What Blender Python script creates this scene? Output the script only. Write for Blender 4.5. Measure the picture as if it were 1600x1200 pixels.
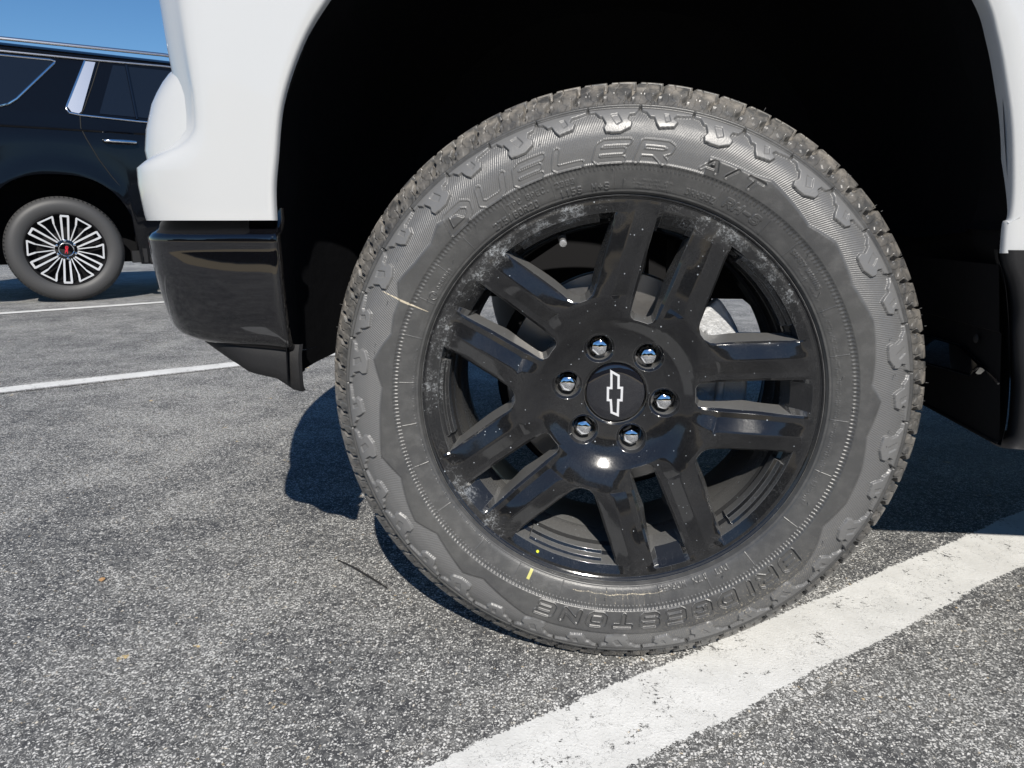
import bpy, bmesh, math, random
import numpy as np
from mathutils import Vector, Matrix, geometry
from math import sin, cos, radians as R, pi

# ------------------------------------------------------------------ camera, sky, sun, exposure
scn = bpy.context.scene
for o in list(bpy.data.objects): bpy.data.objects.remove(o)
cd = bpy.data.cameras.new('camera'); cam = bpy.data.objects.new('camera', cd)
scn.collection.objects.link(cam); scn.camera = cam
cd.sensor_width = 36; cd.lens = 24.3; cd.clip_start = .02; cd.clip_end = 6000
cam.location = (0, 0, .649); cam.rotation_euler = (R(90 - 13.13), 0, 0)

SUN_TX, SUN_TY = -.13, 1.18          # shadow displacement per metre of height
sun_dir = Vector((SUN_TX, SUN_TY, -1)).normalized()
elev = math.asin(-sun_dir.z)
w = bpy.data.worlds.new('World'); scn.world = w; w.use_nodes = True
nt = w.node_tree; bg = nt.nodes['Background']
sky = nt.nodes.new('ShaderNodeTexSky'); sky.sky_type = 'NISHITA'; sky.sun_disc = False
sky.sun_elevation = elev
sky.sun_rotation = math.atan2(-sun_dir.x, -sun_dir.y)
sky.air_density = 1.0; sky.dust_density = .05; sky.ozone_density = 4.5; sky.altitude = 300
hs = nt.nodes.new('ShaderNodeHueSaturation'); hs.inputs['Saturation'].default_value = 1.18; nt.links.new(sky.outputs[0], hs.inputs['Color']); nt.links.new(hs.outputs[0], bg.inputs[0]); bg.inputs[1].default_value = .075
sl = bpy.data.lights.new('sun', 'SUN'); sl.energy = 4.6; sl.angle = R(.53); sl.color = (1, .945, .86)
sun = bpy.data.objects.new('sun', sl); scn.collection.objects.link(sun)
sun.rotation_euler = sun_dir.to_track_quat('-Z', 'Y').to_euler(); sun.location = (-1, -4, 5)
scn.view_settings.view_transform = 'Standard'; scn.view_settings.look = 'None'
scn.view_settings.exposure = 0.36; scn.view_settings.gamma = 1
scn.render.engine = 'CYCLES'

# ------------------------------------------------------------------ helpers
C = scn.collection
def empty(name, loc, rz=0):
    o = bpy.data.objects.new(name, None); C.objects.link(o); o.location = loc; o.rotation_euler = (0, 0, rz)
    o.empty_display_size = .2
    return o
def tag(o, label=None, cat=None, group=None, kind=None):
    if label: o['label'] = label
    if cat: o['category'] = cat
    if group: o['group'] = group
    if kind: o['kind'] = kind
    return o
def obj_from(name, V, F, mat, parent=None, loc=(0, 0, 0), rot=(0, 0, 0), smooth=35, mats=None, midx=None):
    me = bpy.data.meshes.new(name)
    me.from_pydata([tuple(v) for v in V], [], [tuple(f) for f in F])
    me.validate(clean_customdata=False)
    for m in (mats or [mat]): me.materials.append(m)
    if midx is not None and len(midx) == len(me.polygons): me.polygons.foreach_set('material_index', midx)
    if smooth:
        me.shade_smooth()
        if smooth < 180: me.set_sharp_from_angle(angle=R(smooth))
    o = bpy.data.objects.new(name, me); C.objects.link(o)
    o.location = loc; o.rotation_euler = rot
    if parent: o.parent = parent
    return o
class MB:
    def __init__(s): s.V = []; s.F = []; s.M = []; s.mi = 0
    def add(s, V, F):
        n = len(s.V); s.V += [tuple(v) for v in V]; s.F += [tuple(i + n for i in f) for f in F]; s.M += [s.mi] * len(F)
    def box(s, c, d, rot=None, bev=0):
        x, y, z = [k / 2 for k in d]
        V = [Vector(v) for v in ((-x,-y,-z),(x,-y,-z),(x,y,-z),(-x,y,-z),(-x,-y,z),(x,-y,z),(x,y,z),(-x,y,z))]
        if rot is not None: V = [rot @ v for v in V]
        V = [v + Vector(c) for v in V]
        s.add(V, [(0,3,2,1),(4,5,6,7),(0,1,5,4),(1,2,6,5),(2,3,7,6),(3,0,4,7)])
    def tube(s, pts, r, n=8, closed=False, flat=1.0):
        pts = [Vector(p) for p in pts]; L = len(pts); V = []; F = []
        rr = r if isinstance(r, (list, tuple)) else [r] * L
        up = None
        for i, p in enumerate(pts):
            a = pts[i - 1] if (i > 0 or closed) else p; b = pts[(i + 1) % L] if (i < L - 1 or closed) else p
            t = (b - a).normalized()
            if up is None: up = t.orthogonal().normalized()
            up = (up - t * up.dot(t)).normalized(); sd = t.cross(up)
            for k in range(n):
                an = 2 * pi * k / n; V.append(p + up * cos(an) * rr[i] + sd * sin(an) * rr[i] * flat)
        for i in range(L if closed else L - 1):
            j = (i + 1) % L
            for k in range(n): F.append((i*n+k, i*n+(k+1)%n, j*n+(k+1)%n, j*n+k))
        if not closed:
            F.append(tuple(range(n))[::-1]); F.append(tuple((L-1)*n+k for k in range(n)))
        s.add(V, F)
    def lathe(s, prof, n=96, c=(0,0,0), cap=False, a0=0, a1=2*pi):
        # axis = local y ; prof = (r, y)
        full = abs(a1 - a0 - 2*pi) < 1e-6; m = n if full else n + 1; V = []; F = []
        for k in range(m):
            a = a0 + (a1 - a0) * k / n
            for r, y in prof: V.append((c[0] + r*cos(a), c[1] + y, c[2] + r*sin(a)))
        P = len(prof)
        for k in range(n):
            j = (k + 1) % m
            for i in range(P - 1): F.append((k*P+i, k*P+i+1, j*P+i+1, j*P+i))
        if cap: F.append(tuple(k*P for k in range(m)))
        s.add(V, F)
    def grid(s, P, closed=False):
        P = [[tuple(q) for q in row] for row in P]; nr, nc = len(P), len(P[0])
        V = [q for row in P for q in row]
        F = [(i*nc+j, i*nc+j+1, (i+1)*nc+j+1, (i+1)*nc+j) for i in range(nr-1) for j in range(nc-1)]
        s.add(V, F)
    def prism(s, poly, y0, y1, tf=None):
        # poly of (x,z), extruded along y
        n = len(poly); V = [(x, y0, z) for x, z in poly] + [(x, y1, z) for x, z in poly]
        F = [tuple(range(n)), tuple(range(2*n-1, n-1, -1))] + [(i, i+n, (i+1)%n+n, (i+1)%n) for i in range(n)]
        if tf: V = [tf @ Vector(v) for v in V]
        s.add(V, F)
    def build(s, name, mat, parent=None, smooth=35, **k):
        return obj_from(name, s.V, s.F, mat, parent, smooth=smooth, midx=s.M if k.get('mats') else None, **k)

# ------------------------------------------------------------------ materials
def new_mat(name):
    m = bpy.data.materials.new(name); m.use_nodes = True
    return m, m.node_tree, m.node_tree.nodes['Principled BSDF']
def N(t, ty, **kw):
    n = t.nodes.new(ty)
    for k, v in kw.items():
        if k.startswith('i_'):
            n.inputs[k[2:].replace('_', ' ')].default_value = v
        else: setattr(n, k, v)
    return n
def noise(t, co, scale, detail=4, rough=.55):
    n = N(t, 'ShaderNodeTexNoise'); n.inputs['Scale'].default_value = scale; n.inputs['Detail'].default_value = detail
    n.inputs['Roughness'].default_value = rough; t.links.new(co, n.inputs['Vector']); return n.outputs['Fac']
def ramp(t, src, stops):
    n = N(t, 'ShaderNodeValToRGB'); cr = n.color_ramp
    while len(cr.elements) < len(stops): cr.elements.new(.5)
    for e, (p, c) in zip(cr.elements, stops):
        e.position = p; e.color = c if len(c) == 4 else (*c, 1)
    t.links.new(src, n.inputs[0]); return n.outputs[0]
def g(v): return (v, v, v, 1)
def math_(t, op, a, b=None, clamp=False):
    n = N(t, 'ShaderNodeMath', operation=op, use_clamp=clamp)
    for i, x in enumerate((a, b)):
        if x is None: continue
        if isinstance(x, (int, float)): n.inputs[i].default_value = x
        else: t.links.new(x, n.inputs[i])
    return n.outputs[0]
def mix(t, f, a, b):
    n = N(t, 'ShaderNodeMix', data_type='RGBA')
    for s, x in ((n.inputs[0], f), (n.inputs[6], a), (n.inputs[7], b)):
        if isinstance(x, (int, float)): s.default_value = x
        elif isinstance(x, tuple): s.default_value = x
        else: t.links.new(x, s)
    return n.outputs[2]
def simple(name, col, rough=.5, metal=0, spec=.5, coat=0, bump=None, dust=0, dustcol=(.35,.33,.3,1), bevel=0):
    m, t, b = new_mat(name)
    b.inputs['Base Color'].default_value = (*col, 1); b.inputs['Roughness'].default_value = rough
    b.inputs['Metallic'].default_value = metal; b.inputs['Specular IOR Level'].default_value = spec
    b.inputs['Coat Weight'].default_value = coat; b.inputs['Coat Roughness'].default_value = .03
    tc = N(t, 'ShaderNodeTexCoord').outputs['Object']
    nrm = None
    if bevel:
        bv = N(t, 'ShaderNodeBevel', samples=4); bv.inputs[0].default_value = bevel; nrm = bv.outputs[0]
    if bump:
        bp = N(t, 'ShaderNodeBump'); bp.inputs['Strength'].default_value = bump[1]; bp.inputs['Distance'].default_value = bump[2]
        t.links.new(noise(t, tc, bump[0], 5), bp.inputs['Height'])
        if nrm: t.links.new(nrm, bp.inputs['Normal'])
        nrm = bp.outputs[0]
    if nrm: t.links.new(nrm, b.inputs['Normal'])
    if dust:
        f1 = ramp(t, noise(t, tc, 900, 2, .6), [(.60, g(0)), (.70, g(1))])
        f2 = ramp(t, noise(t, tc, 9, 4), [(.35, g(.15)), (.75, g(1))])
        f = math_(t, 'MULTIPLY', math_(t, 'MULTIPLY', f1, f2), dust)
        t.links.new(mix(t, f, (*col, 1), dustcol), b.inputs['Base Color'])
        t.links.new(math_(t, 'ADD', math_(t, 'MULTIPLY', f, .5), rough), b.inputs['Roughness'])
    return m
M = {}
M['white'] = simple('white_pearl_paint', (.49, .50, .505), .25, 0, .4, .5, dust=.10, dustcol=(.16,.14,.12,1))
M['gloss'] = simple('gloss_black_trim', (.003, .003, .004), .03, 0, .7, .5, dust=.02)
M['matte'] = simple('matte_black_plastic', (.012, .012, .013), .62, 0, .3, bump=(700, .25, .0006), dust=.08)
M['liner'] = simple('wheel_liner', (.0035, .0038, .005), .75, 0, .15, bump=(25, .5, .004), dust=.02)
M['chrome'] = simple('chrome', (.82, .83, .85), .07, 1, bevel=.0008)
M['satin'] = simple('satin_silver', (.72, .73, .75), .24, 1)
M['steel'] = simple('brake_steel', (.34, .33, .32), .38, 1, bump=(120, .2, .001))
M['cast'] = simple('cast_caliper', (.50, .51, .52), .6, .3, bump=(180, 1, .002), dust=.5, dustcol=(.2,.2,.2,1))
M['dark'] = simple('dark_metal', (.005, .005, .006), .7, 0, .2)
M['suvpaint'] = simple('midnight_black_paint', (.003, .0035, .005), .08, 0, .3, .15)
M['glass'] = simple('tinted_glass', (.006, .007, .009), .03, 0, .6, .5)
M['rubber'] = simple('plain_rubber', (.045, .045, .046), .55, 0, .5, bump=(150, .3, .001))
M['lens'] = simple('lamp_lens', (.02, .022, .03), .04, 0, .6, 1)
M['red'] = simple('red_enamel', (.55, .02, .04), .3)
M['tyremark'] = None

def gloss_wheel(name):
    """gloss black alloy paint with road dust and dried residue near the rim"""
    m, t, b = new_mat(name)
    tc = N(t, 'ShaderNodeTexCoord').outputs['Object']
    sp = N(t, 'ShaderNodeSeparateXYZ'); t.links.new(tc, sp.inputs[0]); x, y, z = sp.outputs
    r = math_(t, 'SQRT', math_(t, 'ADD', math_(t, 'POWER', x, 2), math_(t, 'POWER', z, 2)))
    # fine dust everywhere
    fine = ramp(t, noise(t, tc, 1300, 3, .8), [(.42, g(0)), (.70, g(1))])
    cover = ramp(t, noise(t, tc, 14, 5), [(.3, g(.12)), (.7, g(.6))])
    spk = N(t, 'ShaderNodeTexVoronoi'); spk.inputs['Scale'].default_value = 190; t.links.new(tc, spk.inputs['Vector'])
    spr = N(t, 'ShaderNodeSeparateColor'); t.links.new(spk.outputs['Color'], spr.inputs[0])
    dot = math_(t, 'MULTIPLY', math_(t, 'LESS_THAN', spk.outputs['Distance'], math_(t, 'MULTIPLY', spr.outputs[1], .2)), math_(t, 'GREATER_THAN', spr.outputs[0], .87))
    dustf = math_(t, 'ADD', math_(t, 'MULTIPLY', fine, math_(t, 'MULTIPLY', cover, .20)), math_(t, 'MULTIPLY', dot, .55), True)
    # deep grime on walls facing away from the viewer
    # residue: patches close to the rim, mainly on the upper half and left
    ang = math_(t, 'ARCTAN2', z, x)
    def lobe(a0, wd):
        c = math_(t, 'COSINE', math_(t, 'SUBTRACT', ang, R(a0)))
        return ramp(t, c, [(max(0, cos(R(wd))), g(0)), (min(1, cos(R(wd * .45))), g(1))])
    al = math_(t, 'MAXIMUM', math_(t, 'MAXIMUM', lobe(52, 30), lobe(122, 34)), math_(t, 'MAXIMUM', lobe(168, 22), math_(t, 'MULTIPLY', lobe(218, 18), .9)))
    al = math_(t, 'MAXIMUM', al, .12)
    rw = ramp(t, r, [(.236, g(0)), (.25, g(1)), (.266, g(1)), (.2705, g(.25))])
    mp = N(t, 'ShaderNodeMapping'); mp.inputs['Scale'].default_value = (1, 1, 1); t.links.new(tc, mp.inputs[0])
    n1 = noise(t, mp.outputs[0], 38, 10, .78); n2 = noise(t, tc, 330, 5, .75)
    nn = math_(t, 'ADD', math_(t, 'MULTIPLY', n1, .6), math_(t, 'MULTIPLY', n2, .4))
    th = math_(t, 'SUBTRACT', .70, math_(t, 'MULTIPLY', math_(t, 'MULTIPLY', al, rw), .225))
    res = math_(t, 'MULTIPLY', math_(t, 'SUBTRACT', nn, th), 6, True)
    vn = noise(t, tc, 55, 6, .7)
    vein = math_(t, 'MULTIPLY', math_(t, 'SUBTRACT', .022, math_(t, 'ABSOLUTE', math_(t, 'SUBTRACT', vn, .5))), 45, True)
    vein = math_(t, 'MULTIPLY', vein, math_(t, 'MULTIPLY', math_(t, 'MULTIPLY', al, rw), ramp(t, n1, [(.42, g(0)), (.60, g(1))])))
    res = math_(t, 'MAXIMUM', math_(t, 'MULTIPLY', res, .62), math_(t, 'MULTIPLY', vein, .95))
    res = math_(t, 'MULTIPLY', res, math_(t, 'GREATER_THAN', r, .13))
    veil = math_(t, 'MULTIPLY', math_(t, 'MULTIPLY', rw, al), math_(t, 'MULTIPLY', n1, .16))
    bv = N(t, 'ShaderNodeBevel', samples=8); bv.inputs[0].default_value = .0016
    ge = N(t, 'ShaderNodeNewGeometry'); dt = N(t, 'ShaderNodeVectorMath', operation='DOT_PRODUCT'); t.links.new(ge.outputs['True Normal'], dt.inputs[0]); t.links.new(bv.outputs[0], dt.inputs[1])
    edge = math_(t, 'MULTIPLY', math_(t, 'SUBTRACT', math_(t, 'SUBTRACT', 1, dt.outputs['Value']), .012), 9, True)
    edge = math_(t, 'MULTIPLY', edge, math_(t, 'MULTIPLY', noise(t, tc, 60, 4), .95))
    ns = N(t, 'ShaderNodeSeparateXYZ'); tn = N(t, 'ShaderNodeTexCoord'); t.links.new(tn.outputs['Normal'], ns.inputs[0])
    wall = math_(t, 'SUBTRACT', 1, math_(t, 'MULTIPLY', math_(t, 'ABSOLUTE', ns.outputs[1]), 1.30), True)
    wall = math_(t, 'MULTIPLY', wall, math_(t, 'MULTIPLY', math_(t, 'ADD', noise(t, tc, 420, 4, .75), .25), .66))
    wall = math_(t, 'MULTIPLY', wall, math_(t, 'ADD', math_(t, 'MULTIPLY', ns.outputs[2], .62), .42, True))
    f = math_(t, 'MAXIMUM', math_(t, 'MAXIMUM', dustf, res), veil, True)
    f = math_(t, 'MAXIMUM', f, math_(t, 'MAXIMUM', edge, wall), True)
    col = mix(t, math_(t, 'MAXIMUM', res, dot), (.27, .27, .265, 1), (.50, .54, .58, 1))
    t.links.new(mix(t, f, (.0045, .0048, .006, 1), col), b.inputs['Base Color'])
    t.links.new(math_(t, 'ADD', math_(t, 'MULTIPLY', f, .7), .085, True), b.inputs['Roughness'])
    b.inputs['Specular IOR Level'].default_value = .5
    b.inputs['Coat Weight'].default_value = .25; b.inputs['Coat Roughness'].default_value = .03
    bv = N(t, 'ShaderNodeBevel', samples=6); bv.inputs[0].default_value = .0013
    bp = N(t, 'ShaderNodeBump'); bp.inputs['Strength'].default_value = .15; bp.inputs['Distance'].default_value = .0003
    t.links.new(noise(t, tc, 160, 3), bp.inputs['Height']); t.links.new(bv.outputs[0], bp.inputs['Normal'])
    t.links.new(bp.outputs[0], b.inputs['Normal'])
    t.links.new(bv.outputs[0], b.inputs['Coat Normal'])
    return m
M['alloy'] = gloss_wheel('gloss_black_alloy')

def rubber_mat():
    m, t, b = new_mat('tyre_rubber')
    tc = N(t, 'ShaderNodeTexCoord').outputs['Object']
    at = N(t, 'ShaderNodeAttribute', attribute_name='marks'); sc = N(t, 'ShaderNodeSeparateColor'); t.links.new(at.outputs['Color'], sc.inputs[0])
    n1 = noise(t, tc, 7, 5); n2 = noise(t, tc, 60, 6, .65)
    base = mix(t, ramp(t, n1, [(.3, g(0)), (.7, g(1))]), (.044, .0445, .046, 1), (.068, .068, .066, 1))
    base = mix(t, math_(t, 'MULTIPLY', at.outputs['Alpha'], .6), base, (.15, .15, .15, 1))
    base = mix(t, math_(t, 'MULTIPLY', ramp(t, n2, [(.45, g(0)), (.75, g(1))]), .35), base, (.13, .128, .124, 1))
    fine = ramp(t, noise(t, tc, 1500, 2), [(.62, g(0)), (.72, g(1))])
    base = mix(t, math_(t, 'MULTIPLY', fine, .22), base, (.2, .19, .18, 1))
    # blue channel: broken-up tan dust on the tread, paler to paint in sunlight
    d = math_(t, 'MULTIPLY', sc.outputs[2], ramp(t, noise(t, tc, 45, 5, .7), [(.40, g(0)), (.68, g(1))]))
    base = mix(t, math_(t, 'MULTIPLY', d, .62), base, (.34, .31, .27, 1))
    sn = ramp(t, noise(t, tc, 330, 4, .8), [(.575, g(0)), (.60, g(1))])
    base = mix(t, math_(t, 'MAXIMUM', math_(t, 'MULTIPLY', sc.outputs[1], sn), math_(t, 'SUBTRACT', sc.outputs[1], 1), True), base, (.50, .44, .33, 1))
    base = mix(t, sc.outputs[0], base, (.58, .55, .16, 1))
    t.links.new(base, b.inputs['Base Color'])
    ro = math_(t, 'ADD', math_(t, 'MULTIPLY', n2, .30), .24)
    t.links.new(ro, b.inputs['Roughness']); b.inputs['Specular IOR Level'].default_value = .65
    bp = N(t, 'ShaderNodeBump'); bp.inputs['Strength'].default_value = .35; bp.inputs['Distance'].default_value = .0006
    t.links.new(noise(t, tc, 420, 5, .6), bp.inputs['Height']); t.links.new(bp.outputs[0], b.inputs['Normal'])
    return m
M['tyre'] = rubber_mat()

def asphalt_nodes(t):
    """returns colour, roughness, height sockets (world position based)"""
    pos = N(t, 'ShaderNodeNewGeometry').outputs['Position']
    mp = N(t, 'ShaderNodeMapping'); mp.inputs['Scale'].default_value = (1, 1, 0); t.links.new(pos, mp.inputs[0]); co = mp.outputs[0]
    wob = N(t, 'ShaderNodeTexNoise'); wob.inputs['Scale'].default_value = 160; wob.inputs['Detail'].default_value = 3; t.links.new(co, wob.inputs['Vector'])
    vm = N(t, 'ShaderNodeVectorMath', operation='SCALE'); vm.inputs['Scale'].default_value = .0085; t.links.new(wob.outputs['Color'], vm.inputs[0])
    va = N(t, 'ShaderNodeVectorMath', operation='ADD'); t.links.new(co, va.inputs[0]); t.links.new(vm.outputs[0], va.inputs[1]); cw = va.outputs[0]
    def vor(scale, feat='F1'):
        v = N(t, 'ShaderNodeTexVoronoi', voronoi_dimensions='2D', feature=feat); v.inputs['Scale'].default_value = scale; t.links.new(cw, v.inputs['Vector']); return v
    v1 = vor(235); v2 = vor(520)
    s1 = N(t, 'ShaderNodeSeparateColor'); t.links.new(v1.outputs['Color'], s1.inputs[0])
    s2 = N(t, 'ShaderNodeSeparateColor'); t.links.new(v2.outputs['Color'], s2.inputs[0])
    big = noise(t, co, 1.15, 5, .6); mid = noise(t, co, 5.5, 7, .72); fin = noise(t, co, 60, 5, .7)
    worn = math_(t, 'ADD', math_(t, 'MULTIPLY', big, .45), math_(t, 'MULTIPLY', mid, .55))
    worn = ramp(t, worn, [(.40, g(.12)), (.48, g(.45)), (.58, g(1))])
    # near the camera the coarse stones are exposed everywhere
    sp = N(t, 'ShaderNodeSeparateXYZ'); t.links.new(pos, sp.inputs[0])
    # stone coverage
    thr1 = math_(t, 'SUBTRACT', .90, math_(t, 'MULTIPLY', worn, .56))
    st1 = math_(t, 'MULTIPLY', math_(t, 'GREATER_THAN', s1.outputs[0], thr1), ramp(t, v1.outputs['Distance'], [(.30, g(1)), (.52, g(0))]))
    thr2 = math_(t, 'SUBTRACT', .84, math_(t, 'MULTIPLY', worn, .46))
    st2 = math_(t, 'MULTIPLY', math_(t, 'GREATER_THAN', s2.outputs[1], thr2), ramp(t, v2.outputs['Distance'], [(.30, g(1)), (.50, g(0))]))
    st = math_(t, 'MAXIMUM', st1, math_(t, 'MULTIPLY', st2, .8))
    binder = mix(t, worn, (.038, .040, .046, 1), (.105, .104, .099, 1))
    binder = mix(t, ramp(t, fin, [(.45, g(0)), (.75, g(1))]), binder, (.24, .24, .232, 1))
    stone = ramp(t, s1.outputs[1], [(0, (.24, .24, .235)), (.35, (.52, .515, .495)), (.7, (.74, .73, .70)), (.96, (.72, .715, .69)), (.992, (.66, .60, .50)), (1, (.6, .46, .28))])
    col = mix(t, st, binder, stone)
    # a few ochre stained stones
    h = math_(t, 'ADD', math_(t, 'MULTIPLY', st1, .7), math_(t, 'ADD', math_(t, 'MULTIPLY', st2, .35), math_(t, 'MULTIPLY', fin, .6)))
    return co, col, h, pos, fin, v1
def asphalt():
    m, t, b = new_mat('asphalt')
    co, col, h, pos, fin, v1 = asphalt_nodes(t)
    och = math_(t, 'MULTIPLY', ramp(t, noise(t, co, 21, 3, .5), [(.71, g(0)), (.735, g(1))]), ramp(t, fin, [(.45, g(0)), (.55, g(1))]))
    col = mix(t, math_(t, 'MULTIPLY', och, .7), col, (.80, .58, .24, 1))
    t.links.new(col, b.inputs['Base Color']); b.inputs['Roughness'].default_value = .72; b.inputs['Specular IOR Level'].default_value = .35
    bp = N(t, 'ShaderNodeBump'); bp.inputs['Strength'].default_value = .9; bp.inputs['Distance'].default_value = .0022
    t.links.new(h, bp.inputs['Height']); t.links.new(bp.outputs[0], b.inputs['Normal'])
    return m
M['asphalt'] = asphalt()
def line_paint(halfw):
    m, t, b = new_mat('white_line_paint')
    co, col, h, pos, fin, v1 = asphalt_nodes(t)
    oc = N(t, 'ShaderNodeTexCoord').outputs['Object']; sp = N(t, 'ShaderNodeSeparateXYZ'); t.links.new(oc, sp.inputs[0])
    edge = math_(t, 'ABSOLUTE', math_(t, 'ADD', sp.outputs[1], math_(t, 'MULTIPLY', math_(t, 'SUBTRACT', noise(t, oc, 5, 2), .5), .022)))
    rag = math_(t, 'ADD', math_(t, 'MULTIPLY', math_(t, 'SUBTRACT', noise(t, co, 130, 4, .7), .5), .022), math_(t, 'MULTIPLY', math_(t, 'SUBTRACT', h, .4), .004))
    inside = math_(t, 'MULTIPLY', math_(t, 'SUBTRACT', math_(t, 'ADD', halfw, rag), edge), 900, True)
    wear = math_(t, 'ADD', math_(t, 'MULTIPLY', noise(t, co, 17, 6, .75), .6), math_(t, 'MULTIPLY', noise(t, co, 120, 4, .7), .4))
    hole = ramp(t, wear, [(.402, g(0)), (.43, g(1))])
    crk = math_(t, 'ABSOLUTE', math_(t, 'SUBTRACT', noise(t, co, 14, 5, .7), .5))
    crk = math_(t, 'MAXIMUM', math_(t, 'MULTIPLY', crk, 160, True), ramp(t, noise(t, co, 6, 3), [(.50, g(0)), (.56, g(1))]))
    hole = math_(t, 'MULTIPLY', hole, math_(t, 'ADD', .35, math_(t, 'MULTIPLY', crk, .65)))
    mask = math_(t, 'MULTIPLY', inside, hole)
    pc = mix(t, ramp(t, noise(t, co, 11, 6, .7), [(.35, g(0)), (.75, g(1))]), (.62, .62, .60, 1), (.78, .78, .76, 1))
    pc = mix(t, ramp(t, noise(t, co, 230, 5, .7), [(.50, g(0)), (.72, g(.8))]), pc, (.56, .555, .53, 1))
    t.links.new(mix(t, mask, col, pc), b.inputs['Base Color']); b.inputs['Roughness'].default_value = .7; b.inputs['Specular IOR Level'].default_value = .3
    hh = math_(t, 'ADD', math_(t, 'MULTIPLY', h, math_(t, 'SUBTRACT', .9, math_(t, 'MULTIPLY', mask, .55))), math_(t, 'MULTIPLY', mask, .6))
    bp = N(t, 'ShaderNodeBump'); bp.inputs['Strength'].default_value = .5; bp.inputs['Distance'].default_value = .0013
    t.links.new(hh, bp.inputs['Height']); t.links.new(bp.outputs[0], b.inputs['Normal'])
    return m

# ------------------------------------------------------------------ setting
mb = MB(); mb.add([(-400,-400,0),(400,-400,0),(400,400,0),(-400,400,0)], [(0,1,2,3)])
tag(mb.build('parking_lot', M['asphalt'], smooth=0), kind='structure')
mb = MB(); mb.add([(-90,-26,.006),(90,-26,.006),(90,-6,.006),(-90,-6,.006)], [(0,1,2,3)])
tag(mb.build('verge', simple('dry_grass_ground', (.55,.45,.29), .9, bump=(8,.5,.02)), smooth=0), kind='structure')
# wooded edge of the lot behind the viewer (mirrored in the bumper and the rim)
mb = MB(); random.seed(5); rows_ = []
for j in range(9):
    rows_.append([(x, -27 - 3*sin(j*.35) + random.uniform(-1.2, 1.2), (j/8)*(6.5 + 1.6*sin(x*.21) + random.uniform(-.9, .9))) for x in range(-80, 81, 2)])
mb.grid(rows_); tag(mb.build('woodland', simple('dark_foliage', (.03,.045,.02), .9, bump=(3,1,.3)), smooth=0), 'dark wooded edge of the lot behind the viewer, mirrored in the bumper', 'woodland', kind='stuff')
def line(cx, cy, ang, l0, l1, hw):
    mb = MB(); mb.add([(-l0,-hw*1.5,0),(l1,-hw*1.5,0),(l1,hw*1.5,0),(-l0,hw*1.5,0)], [(0,1,2,3)])
    o = mb.build('parking_line', line_paint(hw), smooth=0, loc=(cx, cy, .003), rot=(0, 0, R(ang)))
    tag(o, kind='structure')
line(.018, .716, 30.9, 1.2, 5, .064)
line(-1.65, 2.94, 35.3, 3.0, 3.2, .052)
line(-3.33, 5.43, 42.0, 3.0, 3.5, .055)

# ------------------------------------------------------------------ the white truck
WX, WY, WZ, YAW = .1436, .9203, .4119, R(6.27)
truck = empty('pickup_truck', (WX, WY, 0), -YAW)
tag(truck, 'white pickup truck, its gloss black spoked front wheel filling the picture', 'pickup truck')

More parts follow.
